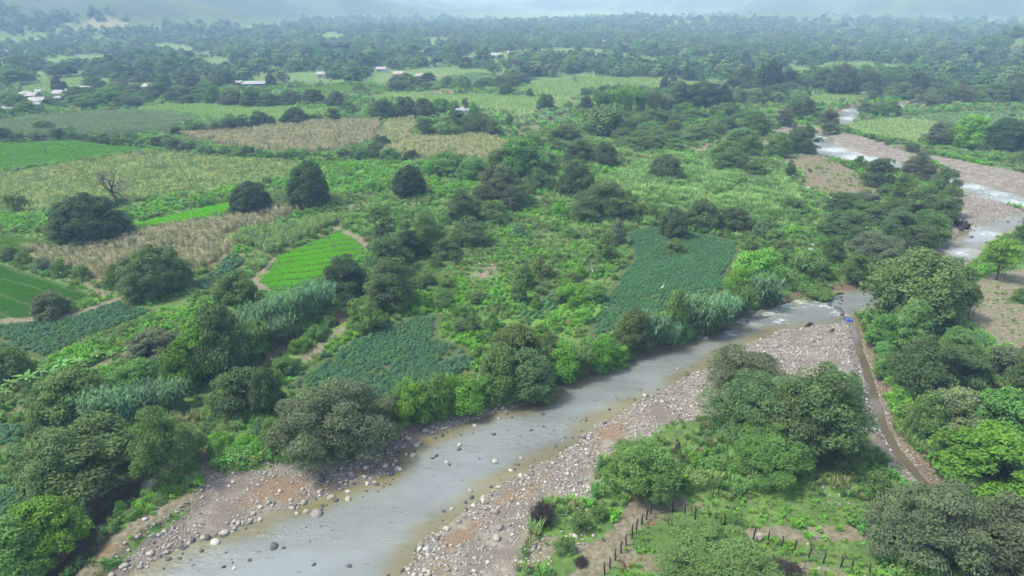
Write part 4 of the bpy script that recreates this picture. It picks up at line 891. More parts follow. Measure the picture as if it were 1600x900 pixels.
hedge([(1390, 226), (1320, 206)], 14, 7, 7, [SH], ['mid', 'dark'])
hedge([(1590, 700), (1500, 800)], 60, 40, 3, [V_], ['dark', 'mid'])
hedge([(1245, 350), (1180, 360), (1215, 390), (1230, 430)], 30, 22, 8, [SH, V_], ['mid', 'bush', 'olive'])
hedge([(610, 668), (660, 655), (700, 645), (760, 635), (800, 625), (860, 605)], 40, 44, 13, [V_, V_, SH], ['bush', 'bright', 'mid'])
hedge([(870, 592), (940, 572), (1000, 545), (1060, 530), (1110, 515), (1150, 495)], 34, 36, 13, [V_, RD, SH], ['bush', 'mid', 'blue'])
hedge([(0, 184), (50, 180), (75, 172), (110, 160), (160, 152)], 30, 14, 9, [LF, SH], ['dark', 'mid', 'bush'])
hedge([(365, 141), (400, 143), (440, 139)], 18, 7, 4, [SH, LF], ['dark', 'mid'])
hedge([(330, 722), (370, 716), (430, 705)], 40, 26, 5, [V_], ['bush', 'bright'])
def thicken(poly, n, w, kinds, tints):
    xs_, ys_ = zip(*poly); k = 0
    while k < n:
        a, b = rr.uniform(min(xs_), max(xs_)), rr.uniform(min(ys_), max(ys_))
        if in_poly(a, b, poly): ww = w * rr.uniform(0.6, 1.4); plant(rr.choice(kinds), rr.choice(tints), a, ww, b - ww * rr.uniform(0.5, 0.8), b); k += 1
thicken([(510, 480), (560, 420), (640, 380), (720, 330), (800, 290), (850, 300), (800, 350), (700, 420), (600, 490)], 30, 30, [SH, V_, SH], ['mid', 'dark', 'bush'])
thicken([(740, 540), (820, 470), (960, 400), (960, 460), (900, 520), (840, 560)], 22, 24, [SH, V_], ['bright', 'bush', 'olive', 'mid'])
thicken([(1240, 440), (1290, 340), (1400, 290), (1480, 300), (1470, 400), (1380, 430)], 22, 30, [SH, V_], ['mid', 'dark', 'bush'])
thicken([(650, 285), (720, 255), (870, 240), (860, 290), (760, 300)], 14, 30, [SH, V_], ['bush', 'mid'])
thicken([(1350, 560), (1420, 480), (1500, 520), (1590, 600), (1480, 640), (1400, 620)], 14, 40, [SH, V_], ['mid', 'bush', 'dark'])
# low scrub of flat feathery trees upstream of the meadow
SCR = [(915, 205), (990, 180), (1100, 178), (1200, 190), (1215, 215), (1150, 235), (1080, 232), (1060, 245), (960, 240), (930, 222)]
n = 0
while n < 62:
    a, b = rr.uniform(910, 1215), rr.uniform(184, 246)
    if in_poly(a, b, SCR):
        w = rr.uniform(26, 50); plant(A, rr.choice(['mid', 'mid', 'dark', 'bush']), a, w, b - w * rr.uniform(0.38, 0.52), b); n += 1
# banana plants
BAN = [(20, 612, 40), (45, 606, 38), (85, 590, 32), (72, 586, 30), (98, 580, 34), (128, 571, 26), (150, 565, 26), (178, 556, 30), (198, 550, 26), (216, 538, 24), (232, 512, 20), (8, 622, 34), (55, 598, 22), (95, 412, 26), (110, 428, 24), (88, 402, 22)]
for a, b, w in BAN:
    a += rr.uniform(-5, 5); b += rr.uniform(-5, 5); w *= rr.uniform(0.7, 1.15)
    copy_plant('banana', *pg(a, b), w / F * (pg(a, b)[1] * cp + CAMH * sp) * 0.48, 2.2 * w / 30, 'banana', 'banana plant with broad pale leaves in the row beside the cassava field' if b > 450 else 'banana plant with broad leaves in the shrubs by the tan maize', 'bananas below the cassava field' if b > 450 else 'bananas by the tan maize')
n = 0
while n < 75:
    a, b = rr.uniform(765, 900), rr.uniform(171, 197)
    if in_poly(a, b, FIELDS['banana_plot']):
        copy_plant('banana', *pg(a, b), rr.uniform(1.6, 2.3), rr.uniform(2.6, 3.8), 'banana', 'banana plant in the plot beyond the tan maize field', 'bananas in the plot'); n += 1
for i in range(34):
    a = rr.uniform(228, 310); b = 162 + rr.uniform(-4, 4)
    copy_plant('banana', *pg(a, b), rr.uniform(1.8, 2.5), rr.uniform(2.8, 3.8), 'banana', 'banana plant in the strip between houses and pale maize', 'bananas below the village')
for i in range(26):
    a = rr.uniform(410, 520) if i % 2 else rr.uniform(535, 575); b = (163 if i % 2 else 171) + rr.uniform(-4, 4)
    copy_plant('banana', *pg(a, b), rr.uniform(1.8, 2.5), rr.uniform(2.8, 3.8), 'banana', 'banana plant at the end of the lime maize field', 'bananas by the lime maize')

# ------------------------------------------------------------------ woods of the middle distance: the largest trees one by one, the rest as one mass
UF = [FG[k] for k in ('field_upper', 'field_mid', 'field_mid_b', 'field_lime_small', 'field_west', 'field_northeast', 'field_east', 'field_east_blue', 'maize_grey', 'maize_lime', 'maize_tan_a', 'maize_tan_b', 'banana_plot', 'rice_far', 'maize_rows', 'field_dark_rows')]
VILLAGE = [poly_g(p) for p in ([(-40, 178), (-40, 150), (60, 142), (130, 138), (160, 146), (100, 158), (70, 178)], [(205, 136), (290, 138), (290, 148), (205, 146)], [(330, 142), (375, 128), (445, 128), (450, 148), (380, 152)], [(580, 128), (590, 112), (690, 108), (690, 124), (640, 128)], [(730, 90), (830, 82), (830, 90), (740, 97)])]
def clearing(x, y): return noise2(x, y, 85, 21) + 0.5 * noise2(x, y, 30, 22)
def forest_points(r, d0, d1, spacing):
    n = int((d1 ** 2 - d0 ** 2) * 0.80 / spacing ** 2)
    d = np.sqrt(r.uniform(d0 ** 2, d1 ** 2, n)); u = r.uniform(-0.84, 0.84, n)
    x, y = d * u, d
    P = np.stack([x, y], 1); keep = np.ones(n, bool)
    for q in UF + VILLAGE: keep &= sdf(P, q, far=20) > 4
    for q in P_SOIL + P_DIRT: keep &= sdf(P, q, far=20) > 4
    for q in GRAVELS + WATERS: keep &= sdf(P, q, far=20) > 5
    keep &= sdf(P, G_FARLEFT, far=60) > 25
    a, b = proj(x, y, 0.0)
    keep &= ~((b > 164) | ((b > 140) & (a < 60) & (a > -60)))
    keep &= ~((b > 142) & (a > 560) & (a < 930)); keep &= ~((a > 440) & (a < 620) & (b > 128))
    keep &= clearing(x, y) < np.where(d < 900, 0.5, 0.62)
    keep &= ~((d > 1150) & (hills(x, y) > 14))
    bare = np.maximum(np.exp(-(((x + 605) / 45) ** 2 + ((y - 1110) / 50) ** 2)), 1.2 * np.exp(-(((x - 540) / 50) ** 2 + ((y - 660) / 55) ** 2)))
    keep &= bare < r.uniform(0.2, 1.0, n)
    return P[keep]
fr = np.random.default_rng(5)
FP = np.vstack([forest_points(fr, 330, 700, 8.5), forest_points(fr, 700, 1300, 10.5), forest_points(fr, 1300, 2200, 15.0)])
dist = np.hypot(FP[:, 0], FP[:, 1])
near = np.argsort(dist)
pxs, pys = proj(FP[:, 0], FP[:, 1], 3.0)
inview = (pxs > -15) & (pxs < 1615)
single = [i for i in near if inview[i]][:250]
for i in single:
    x, y = FP[i]; R = rr.uniform(3.6, 6.4)
    kd = rr.choice([A, A, LF, LF, M_])
    copy_plant(kd, x, y, R, R * rr.uniform(0.85, 1.25), rr.choice(['dark', 'mid', 'mid', 'bush', 'dark', 'grey', 'deep', 'pale']))
mass = np.setdiff1d(np.arange(len(FP)), single); FP = FP[mass]
print('woods', len(FP))

# ------------------------------------------------------------------ masses: one object each, drawn with geometry nodes from a few small plants
LIB = bpy.data.collections.new('seed_library')           # never linked to the scene
def seeds(name, meshes):
    c = bpy.data.collections.new(name)
    for i, me in enumerate(meshes):
        o = bpy.data.objects.new(f'{name}_{i:02d}', me); c.objects.link(o)
    return c
def scatter_group(name, coll):
    ng = bpy.data.node_groups.new(name, 'GeometryNodeTree')
    ng.interface.new_socket('Geometry', in_out='INPUT', socket_type='NodeSocketGeometry'); ng.interface.new_socket('Geometry', in_out='OUTPUT', socket_type='NodeSocketGeometry')
    N, L = ng.nodes, ng.links
    gi, go = N.new('NodeGroupInput'), N.new('NodeGroupOutput')
    ci = N.new('GeometryNodeCollectionInfo'); ci.inputs['Collection'].default_value = coll; ci.inputs['Separate Children'].default_value = True; ci.inputs['Reset Children'].default_value = True
    ip = N.new('GeometryNodeInstanceOnPoints'); ip.inputs['Pick Instance'].default_value = True
    def at(nm, ty):
        a = N.new('GeometryNodeInputNamedAttribute'); a.data_type = ty; a.inputs['Name'].default_value = nm; return a.outputs['Attribute']
    L.new(gi.outputs[0], ip.inputs['Points']); L.new(ci.outputs[0], ip.inputs['Instance'])
    L.new(at('pick', 'INT'), ip.inputs['Instance Index']); L.new(at('size', 'FLOAT_VECTOR'), ip.inputs['Scale'])
    e = N.new('FunctionNodeEulerToRotation'); L.new(at('turn', 'FLOAT_VECTOR'), e.inputs[0]); L.new(e.outputs[0], ip.inputs['Rotation'])
    L.new(ip.outputs[0], go.inputs[0])
    return ng
def scatter(name, label, cat, pts, pick, size, turn, coll):
    me = bpy.data.meshes.new(name); n = len(pts)
    me.vertices.add(n); me.vertices.foreach_set('co', np.asarray(pts, np.float32).ravel())
    a = me.attributes.new('pick', 'INT', 'POINT'); a.data.foreach_set('value', np.asarray(pick, np.int32))
    size = np.asarray(size, np.float32); size = np.repeat(size[:, None], 3, 1) if size.ndim == 1 else size
    a = me.attributes.new('size', 'FLOAT_VECTOR', 'POINT'); a.data.foreach_set('vector', size.ravel())
    t = np.zeros((n, 3), np.float32); t[:, 2] = turn
    a = me.attributes.new('turn', 'FLOAT_VECTOR', 'POINT'); a.data.foreach_set('vector', t.ravel())
    o = link(name, me); md = o.modifiers.new('scatter', 'NODES'); md.node_group = scatter_group(name, coll)
    return tag(o, label, cat, kind='stuff')
def at_ground(P): return np.column_stack([P, ground_z(P[:, 0], P[:, 1])])

# far trees: a few hundred larger leaf clumps each
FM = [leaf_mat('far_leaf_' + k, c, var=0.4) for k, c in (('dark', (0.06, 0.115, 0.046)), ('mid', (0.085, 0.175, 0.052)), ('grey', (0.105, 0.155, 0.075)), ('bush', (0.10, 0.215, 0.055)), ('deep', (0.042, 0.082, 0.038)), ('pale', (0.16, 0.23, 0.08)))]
fm = []
for v in range(10):
    r = np.random.default_rng(300 + v); R, H = 4.6, r.uniform(4.2, 6.2); mb = MB()
    pads = crown_pads(r, R, H, 34, 0.25, 1.2, 0.1, 0.3); fill_pads(mb, r, pads, 1.2, 0.75, 34, 0.85, 0.5, up=0.6, out=0.9, rnd=0.5, hollow=0.5)
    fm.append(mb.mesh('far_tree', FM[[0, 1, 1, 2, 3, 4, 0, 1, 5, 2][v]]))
FARC = seeds('far_tree', fm)
fz = at_ground(FP); n = len(fz)
s = np.clip(fr.lognormal(0.0, 0.34, n), 0.5, 1.9) * np.where(np.hypot(FP[:, 0], FP[:, 1]) > 1300, 1.5, 1.0)
scatter('distant_forest', 'hazy mass of trees filling the valley far behind the fields', 'forest', fz, np.where(np.hypot(FP[:, 0], FP[:, 1]) > 800, fr.choice([1, 2, 3, 4, 7, 9, 8], n), fr.integers(0, 10, n)), s, fr.uniform(0, 6.28, n), FARC)  # farther trees take only the lighter leaf colours, standing in for haze fade
# woods on the mountain slopes
n = 24000; d = np.sqrt(fr.uniform(800 ** 2, 3600 ** 2, n)); P = np.stack([d * fr.uniform(-0.9, 0.9, n), d], 1); hh = hills(P[:, 0], P[:, 1])
bare = np.maximum(np.exp(-(((P[:, 0] + 605) / 45) ** 2 + ((P[:, 1] - 1110) / 50) ** 2)), np.exp(-(((P[:, 0] - 540) / 50) ** 2 + ((P[:, 1] - 660) / 55) ** 2)))
P = P[(hh > 12) & (np.hypot(P[:, 0], P[:, 1]) < 1250) & (bare < 0.35) & (clearing(P[:, 0], P[:, 1]) < 0.7)]; n = len(P)
scatter('mountain_forest', 'scrubby woodland covering the mountain slopes behind the valley', 'forest', at_ground(P), fr.choice([1, 2, 3, 7, 9], n), fr.uniform(0.9, 1.6, n), fr.uniform(0, 6.28, n), FARC)  # dark leaf colours left out here: haze fade put into the tree colour

# ---- small plants
def tuft(r, n, h, spread, w, lean=0.6):
    mb = MB()
    for i in range(n):
        a = r.uniform(0, 6.28); b = np.array([math.cos(a), math.sin(a), 0]) * spread * math.sqrt(r.uniform()); d = np.array([math.cos(a + r.normal(0, 0.8)), math.sin(a + r.normal(0, .8)), 0]); hh = h * r.uniform(0.6, 1.15); ln = lean * hh * r.uniform(0.2, 1)
        s = np.array([-d[1], d[0], 0]) * w
        m = b + (0, 0, hh * 0.6) + d * ln * 0.4; e = b + (0, 0, hh) * np.array([1, 1, 0.9]) + d * ln
        mb.add([b - s * .6, b + s * .6, m + s, m - s, e], [(0, 1, 2, 3)], [(3, 2, 4)], a=r.uniform())
    return mb
def weed(r, R, H, npad, per, L, Wd):
    mb = MB(); pads = crown_pads(r, R, H, npad, 0.1, R * 0.4, 0.1, 0.3); fill_pads(mb, r, pads, R * 0.42, H * 0.3, per, L, Wd, up=0.9, out=0.6, rnd=0.6); return mb
G1 = leaf_mat('weed_bright', (0.145, 0.35, 0.035)); G2 = leaf_mat('weed_mid', (0.09, 0.215, 0.045)); G3 = leaf_mat('weed_olive', (0.145, 0.22, 0.06)); G4 = leaf_mat('grass_dry', (0.25, 0.26, 0.12)); G5 = leaf_mat('weed_dark', (0.065, 0.145, 0.04)); G6 = leaf_mat('grass_pale', (0.20, 0.33, 0.105))
wm = []
for v in range(3): wm.append(weed(np.random.default_rng(400 + v), 0.55, 0.6, 9, 15, 0.22, 0.14).mesh('weed', [G1, G1, G2][v]))
for v in range(3): wm.append(weed(np.random.default_rng(410 + v), 0.7, 0.8, 12, 15, 0.2, 0.12).mesh('weed', [G2, G5, G3][v]))
for v in range(4): wm.append(tuft(np.random.default_rng(420 + v), 60, [0.5, 0.6, 0.75, 0.95][v], 0.4, 0.03).mesh('grass', [G3, G1, G4, G6][v]))
WEEDS = seeds('weed', wm)
wr = np.random.default_rng(77)
def in_view_points(r, d0, d1, dens):
    n = int((d1 ** 2 - d0 ** 2) * 0.86 * dens)
    y = np.sqrt(r.uniform(d0 ** 2, d1 ** 2, n)); x = (y * cp + CAMH * sp) * r.uniform(-0.78, 0.78, n)
    return np.stack([x, y], 1)
MEADOW = poly_g([(920, 300), (955, 268), (1050, 245), (1130, 252), (1205, 268), (1252, 300), (1256, 340), (1160, 345), (1060, 325), (950, 312)])
LUSH = [poly_g(p) for p in ([(477, 256), (560, 250), (650, 256), (650, 275), (600, 300), (520, 310), (430, 296)], [(640, 280), (760, 260), (800, 300), (700, 310), (640, 310)], [(0, 335), (180, 335), (350, 300), (360, 312), (190, 352), (0, 365)], [(740, 520), (840, 470), (940, 430), (960, 470), (900, 530), (800, 570)],
    [(650, 470), (720, 420), (800, 470), (740, 500)], [(1120, 770), (1340, 770), (1360, 835), (1130, 830)], [(830, 810), (940, 790), (920, 880), (860, 910), (820, 880)], [(60, 590), (240, 495), (400, 450), (300, 520), (100, 580)], [(170, 850), (205, 780), (260, 770), (200, 830)])]
def weed_field(P, r):
    w = weights(P); n = len(P)
    keep = (w['field'] < 0.25) & (water_sd(P) > 0.8) & (chan_sd(P) > 0.5) & (w['gravel'] < r.uniform(0.0, 0.55, n)) & (w['dirt'] < r.uniform(0.1, 0.9, n)) & (w['soil'] < r.uniform(0.2, 1.35, n))
    patch = noise2(P[:, 0], P[:, 1], 7, 31) + 0.6 * noise2(P[:, 0], P[:, 1], 2.5, 32)
    keep &= patch + r.uniform(-0.8, 0.8, n) > -0.6
    P = P[keep]; n = len(P); patch = patch[keep]
    kind = noise2(P[:, 0], P[:, 1], 9, 33) + r.normal(0, 0.35, n); kind2 = noise2(P[:, 0], P[:, 1], 14, 34) + r.normal(0, 0.3, n)
    pk = np.where(kind > 0.35, r.choice([0, 1, 2, 7, 7], n), np.where(kind > -0.35, r.choice([2, 3, 5, 6, 9], n), r.choice([4, 3, 6, 8, 5], n)))
    pk = np.where(kind2 > 0.9, r.choice([8, 6, 9], n), pk)
    for q in LUSH: pk = np.where((sdf(P, q, far=10) < 0) & (r.uniform(size=n) < 0.7), r.choice([0, 1, 0, 7, 2], n), pk)
    md = sdf(P, MEADOW, far=10) < 0; pk = np.where(md & (r.uniform(size=n) < 0.85), r.choice([9, 9, 9, 6, 7, 9], n), pk)
    sz = r.uniform(0.6, 1.35, n) * (1 + 0.25 * patch) * np.where(md, 1.3, 1.0)
    sh = np.zeros(n, bool)
    for q in P_SHORT + P_SOIL[:1]: sh |= sdf(P, q, far=10) < 0
    sz = np.where(sh, sz * 0.45, sz); pk = np.where(sh & (r.uniform(size=n) < 0.6), r.choice([6, 7, 5, 0], n), pk)
    return P, pk, np.clip(sz, 0.2, 2.0)
for nm, lb, d0, d1, dn, k in (('undergrowth', 'knee-high weeds and grass covering the near uncultivated ground', 45, 150, 3.2, 1.0), ('undergrowth', 'weeds and tall grass on the uncultivated ground of the middle distance', 150, 300, 1.4, 1.45), ('undergrowth', 'rough grass between the far fields', 300, 480, 0.16, 2.6)):
    P = in_view_points(wr, d0, d1, dn); P, pk, sz = weed_field(P, wr); print(nm, len(P))
    scatter(nm, lb, 'undergrowth', at_ground(P), pk, sz * k, wr.uniform(0, 6.28, len(P)), WEEDS)

# ---- crops
def maize(r, h, n=5, w=0.05, patch=0.5):
    mb = MB()
    for i in range(n):
        b = np.array([r.uniform(-patch, patch), r.uniform(-0.15, 0.15), 0]); hh = h * r.uniform(0.8, 1.1); lv = r.uniform()
        s = np.array([0.02, 0, 0]); t = b + (r.normal(0, .06), r.normal(0, .06), hh)
        mb.add([b - s, b + s, t + s * .5, t - s * .5], [(0, 1, 2, 3)], a=lv)
        for j in range(7):
            u = r.uniform(0.2, 0.95); p = b + (t - b) * u; az = r.uniform(0, 6.28); d = np.array([math.cos(az), math.sin(az), 0]); ll = r.uniform(0.35, 0.6); q = p + d * ll * 0.5 + (0, 0, ll * 0.35); e = p + d * ll - (0, 0, ll * 0.1); sd = np.array([-d[1], d[0], 0]) * w
            mb.add([p - sd * .5, p + sd * .5, q + sd, q - sd, e], [(0, 1, 2, 3)], [(3, 2, 4)], a=np.clip(lv + r.normal(0, 0.2), 0, 1))
    return mb
def cassava(r, R, H):
    mb = MB(); n = 70; v = unit(r.normal(size=(n, 3))); v[:, 2] = np.abs(v[:, 2]); c = v * np.array([R, R, H]) * r.uniform(0.55, 1, n)[:, None] + (0, 0, 0.1)
    leaf_quads(mb, c, v * 0.5 + (0, 0, 0.9) + r.normal(0, 0.35, (n, 3)), 0.33, 0.15, r, np.clip(r.normal(0.5, 0.25, n), 0, 1)); return mb
K = dict(tan=leaf_mat('maize_dry', (0.39, 0.355, 0.225), var=0.45, transl=0.2), tangreen=leaf_mat('maize_turning', (0.29, 0.30, 0.13), var=0.4), green=leaf_mat('maize_green', (0.15, 0.25, 0.08)), grey=leaf_mat('maize_grey_green', (0.15, 0.205, 0.11)), lime=leaf_mat('maize_lime', (0.20, 0.33, 0.08)), yellow=leaf_mat('maize_yellow', (0.32, 0.37, 0.12)),
         cass=leaf_mat('cassava_leaf', (0.068, 0.155, 0.072), rough=0.45), cass2=leaf_mat('cassava_leaf_green', (0.075, 0.19, 0.06)), rice=leaf_mat('rice_bright', (0.18, 0.50, 0.015), var=0.2, transl=0.3), rice2=leaf_mat('rice_green', (0.085, 0.25, 0.03), var=0.2), rice3=leaf_mat('rice_mid', (0.14, 0.34, 0.035), var=0.2), rice4=leaf_mat('rice_pale', (0.15, 0.28, 0.04), var=0.2),
         fld=leaf_mat('field_green', (0.13, 0.27, 0.06)), pale=leaf_mat('field_pale', (0.19, 0.27, 0.095)), blue=leaf_mat('field_bluish', (0.085, 0.165, 0.085)))
CROP = {
 'tan': [maize(np.random.default_rng(500 + v), 1.7).mesh('maize', K[k]) for v, k in enumerate(['tan', 'tan', 'tangreen', 'grey'])],
 'tanmix': [maize(np.random.default_rng(510 + v), 1.6).mesh('maize', K[k]) for v, k in enumerate(['tan', 'tangreen', 'tangreen', 'green'])],
 'rows': [maize(np.random.default_rng(520 + v), 1.2).mesh('maize', K[k]) for v, k in enumerate(['yellow', 'yellow', 'green', 'green'])],
 'grey': [maize(np.random.default_rng(530 + v), 1.7).mesh('maize', K[k]) for v, k in enumerate(['grey', 'grey', 'green'])],
 'green': [maize(np.random.default_rng(540 + v), 1.7).mesh('maize', K[k]) for v, k in enumerate(['green', 'lime', 'grey'])],
 'lime': [maize(np.random.default_rng(550 + v), 1.5).mesh('maize', K['lime']) for v in range(3)],
 'cass': [cassava(np.random.default_rng(560 + v), 0.55, 0.7).mesh('cassava', K[k]) for v, k in enumerate(['cass', 'cass', 'cass2', 'cass'])],
 'cassg': [cassava(np.random.default_rng(570 + v), 0.55, 0.6).mesh('cassava', K[k]) for v, k in enumerate(['cass', 'cass2', 'cass2', 'cass'])],
 'rice': [tuft(np.random.default_rng(580 + v), 30, 0.5, 0.3, 0.02, 0.5).mesh('rice', K['rice']) for v in range(3)],
 'rice2': [tuft(np.random.default_rng(590 + v), 30, 0.4, 0.3, 0.02, 0.5).mesh('rice', K['rice2']) for v in range(3)],
 'rice3': [tuft(np.random.default_rng(600 + v), 30, 0.45, 0.3, 0.02, 0.5).mesh('rice', K['rice3']) for v in range(3)],
 'rice4': [tuft(np.random.default_rng(605 + v), 30, 0.45, 0.3, 0.02, 0.5).mesh('rice', K['rice4']) for v in range(3)],
 'fld': [weed(np.random.default_rng(610 + v), 0.8, 0.6, 8, 10, 0.3, 0.16).mesh('crop', K[k]) for v, k in enumerate(['fld', 'fld', 'pale'])],
 'pale': [weed(np.random.default_rng(620 + v), 0.8, 0.6, 8, 10, 0.3, 0.16).mesh('crop', K[k]) for v, k in enumerate(['pale', 'pale', 'fld'])],
 'blue': [weed(np.random.default_rng(630 + v), 0.8, 0.6, 8, 10, 0.3, 0.16).mesh('crop', K[k]) for v, k in enumerate(['blue', 'blue', 'fld'])],
}
CC = {k: seeds('crop_' + k, v) for k, v in CROP.items()}
CROPS = [ # field, seed, row direction as two pixels, row gap, in-row gap, size, plot gap, name, label
 ('rice_far', 'rice3', ((0, 250), (180, 228)), 0.5, 0.5, 1.3, 5.0, 'rice_crop', 'green rice paddy with straight dark plot lines beside the power pole'),
 ('maize_rows', 'rows', ((0, 300), (300, 262)), 2.3, 0.55, 1.0, 0, 'maize_crop', 'young yellow-green maize standing in straight rows round a bare tree'),
 ('maize_grey', 'grey', ((0, 200), (200, 178)), 1.0, 1.0, 1.1, 0, 'maize_crop', 'greyish green maize field below the village houses'),
 ('maize_lime', 'lime', ((220, 172), (500, 180)), 1.0, 1.1, 1.1, 0, 'maize_crop', 'lime green maize field behind the dark hedge'),
 ('maize_tan_a', 'tan', ((300, 215), (580, 195)), 0.9, 0.95, 1.0, 0, 'maize_crop', 'ripe tan maize field between two dark hedges'),
 ('maize_tan_b', 'tanmix', ((600, 235), (800, 235)), 0.9, 0.95, 1.0, 0, 'maize_crop', 'tan and green maize field beside the dark tree group'),
 ('maize_tan_front', 'tan', ((60, 395), (440, 330)), 0.75, 0.8, 0.9, 0, 'maize_crop', 'dry tan maize plot between the dark domed trees'),
 ('maize_green_strip', 'green', ((360, 380), (520, 345)), 0.7, 0.8, 1.1, 0, 'maize_crop', 'strip of tall green maize above the bright rice plot'),
 ('rice_bright', 'rice', ((430, 430), (540, 416)), 0.3, 0.3, 0.62, 3.4, 'rice_crop', 'vivid green rice plot crossed by thin bund lines'),
 ('rice_left', 'rice2', ((0, 430), (120, 470)), 0.34, 0.34, 0.72, 5.0, 'rice_crop', 'deep green rice paddy with long dark bunds above the cassava'),
 ('rice_strip', 'rice', ((200, 355), (350, 325)), 0.42, 0.42, 1.0, 0, 'rice_crop', 'narrow bright rice strip behind the tan maize plot'),
 ('rice_pale', 'rice4', ((0, 370), (80, 382)), 0.42, 0.42, 1.0, 4.5, 'rice_crop', 'small pale rice plot below the weedy slope'),
 ('cassava_left', 'cass', ((0, 530), (200, 480)), 0.72, 0.55, 0.78, 0, 'cassava_crop', 'bluish cassava field below the rice paddies'),
 ('cassava_mid', 'cass', ((500, 600), (730, 590)), 0.72, 0.55, 0.78, 0, 'cassava_crop', 'bluish cassava plot above the vine-covered riverbank'),
 ('cassava_right', 'cassg', ((940, 520), (1060, 370)), 0.72, 0.55, 0.78, 0, 'cassava_crop', 'large dark green cassava field above the reeds at the river'),
 ('cassava_rows', 'cassg', ((820, 500), (930, 408)), 1.2, 0.7, 0.85, 0, 'cassava_crop', 'narrow strip of cassava rows on the weedy ground'),
 ('cassava_small', 'cass', ((305, 450), (380, 402)), 1.3, 0.6, 0.95, 0, 'cassava_crop', 'small cassava patch in ridges beside the tan maize'),
 ('cassava_corner', 'cass', ((0, 800), (60, 760)), 0.9, 0.7, 1.0, 0, 'cassava_crop', 'cassava patch behind the trees at the muddy creek'),
 ('cassava_edge', 'cass', ((0, 690), (60, 665)), 0.9, 0.7, 1.0, 0, 'cassava_crop', 'small bluish cassava patch above the muddy creek trees'),
 ('field_east', 'fld', ((1330, 195), (1480, 200)), 1.3, 1.1, 1.0, 0, 'field_crop', 'light green crop on the bank above the wide gravel bed'),
 ('field_east_blue', 'blue', ((1420, 185), (1600, 180)), 1.5, 1.2, 1.2, 0, 'field_crop', 'bluish green crop behind the light field on the east bank'),
 ('field_upper', 'pale', ((820, 140), (1100, 135)), 1.9, 1.7, 1.5, 0, 'field_crop', 'large pale green field behind the bamboo row'),
 ('field_mid', 'pale', ((580, 152), (900, 162)), 1.8, 1.6, 1.4, 0, 'field_crop', 'pale yellowish field behind the dark tree row'),
 ('field_mid_b', 'blue', ((690, 125), (780, 120)), 2.0, 1.8, 1.6, 0, 'field_crop', 'small bluish field in front of the far farmstead'),
 ('field_lime_small', 'rice4', ((460, 143), (600, 140)), 1.0, 1.0, 2.4, 0, 'rice_crop', 'small lime green plot beside the village'),
 ('field_west', 'pale', ((40, 140), (130, 130)), 2.0, 1.8, 1.6, 0, 'field_crop', 'pale field among trees behind the village'),
 ('field_northeast', 'pale', ((1270, 112), (1400, 104)), 2.2, 2.2, 1.9, 0, 'field_crop', 'pale clearing in the eastern woods'),
 ('field_dark_rows', 'fld', ((1210, 154), (1340, 155)), 2.2, 1.2, 1.5, 0, 'field_crop', 'green rows beside the far bend of the river'),
]
cr = np.random.default_rng(9)
for fk, sk, (p0, p1), rg, ig, sz, plot, nm, lb in CROPS:
    poly = FG[fk]; a, b = np.array(pg(*p0)), np.array(pg(*p1)); e = (b - a) / np.linalg.norm(b - a); q = np.array([-e[1], e[0]])
    c = poly.mean(0); u = (poly - c) @ e; v = (poly - c) @ q
    U, Vv = np.meshgrid(np.arange(u.min(), u.max(), ig), np.arange(v.min(), v.max(), rg)); U, Vv = U.ravel(), Vv.ravel(); n = len(U)
    U = U + cr.uniform(-0.4, 0.4, n) * ig; Vv = Vv + cr.normal(0, 0.10, n) * rg + 0.35 * noise2(U, Vv, 14, 41)
    P = c + U[:, None] * e + Vv[:, None] * q
    k = sdf(P, poly, far=30) < -0.25 + 0.35 * noise2(P[:, 0], P[:, 1], 3, 42)
    if sk.startswith(('tan', 'cass', 'rows', 'green')): k &= noise2(P[:, 0], P[:, 1], 4.5, 43) + cr.uniform(-0.5, 0.5, n) > -0.9
    if plot:   # bunds between the plots
        wob = 0.5 * noise2(P[:, 0], P[:, 1], 9, 44) + 0.12 * noise2(P[:, 0], P[:, 1], 1.2, 47)
        k &= np.abs((Vv + wob) % plot - plot / 2) > (0.34 if fk != 'rice_far' else 0.85)
        k &= ~((np.abs((U + 0.6 * wob) % (plot * 3.4) - plot * 1.7) < 0.2) & (np.floor((Vv + wob) / plot) % 2 == 0))
    P = P[k]; n = len(P)
    far = float(np.hypot(*c)) > 300
    tone = 1 + 0.18 * noise2(P[:, 0], P[:, 1], 8, 45) + 0.14 * noise2(P[:, 0], P[:, 1], 1.5, 46)
    Z = at_ground(P)
    scatter(nm, lb, 'crop', Z, cr.integers(0, len(CROP[sk]), n), sz * cr.uniform(0.75, 1.2, n) * tone, (math.atan2(e[1], e[0]) + cr.normal(0, 0.2, n)) if sk in ('tan', 'rows', 'grey', 'green', 'tanmix', 'lime') else cr.uniform(0, 6.28, n), CC[sk])

# ------------------------------------------------------------------ stones
def stone_mesh(v):
    import bmesh
    bm = bmesh.new(); bmesh.ops.create_icosphere(bm, subdivisions=2, radius=0.5)
    r = np.random.default_rng(700 + v); k = r.normal(0, 1, (5, 3)); ph = r.uniform(0, 6.28, 5)
    pl = unit(r.normal(size=(5, 3)))
    for w in bm.verts:
        p = np.array(w.co); f = 1 + 0.09 * sum(math.sin(2.2 * float(k[i] @ p) * 2 + ph[i]) for i in range(5)) / 2
        p = p * f
        for m in pl:
            dd = float(p @ m) - 0.40
            if dd > 0: p = p - m * dd * 0.8
        w.co = Vector(p * np.array([1.0, 0.78, 0.62]))
    me = bpy.data.meshes.new('stone'); bm.to_mesh(me); bm.free()
    me.polygons.foreach_set('use_smooth', np.full(len(me.polygons), True)); return me
STM = [stone_mesh(v) for v in range(7)]
for me in STM: me.materials.append(STONE)
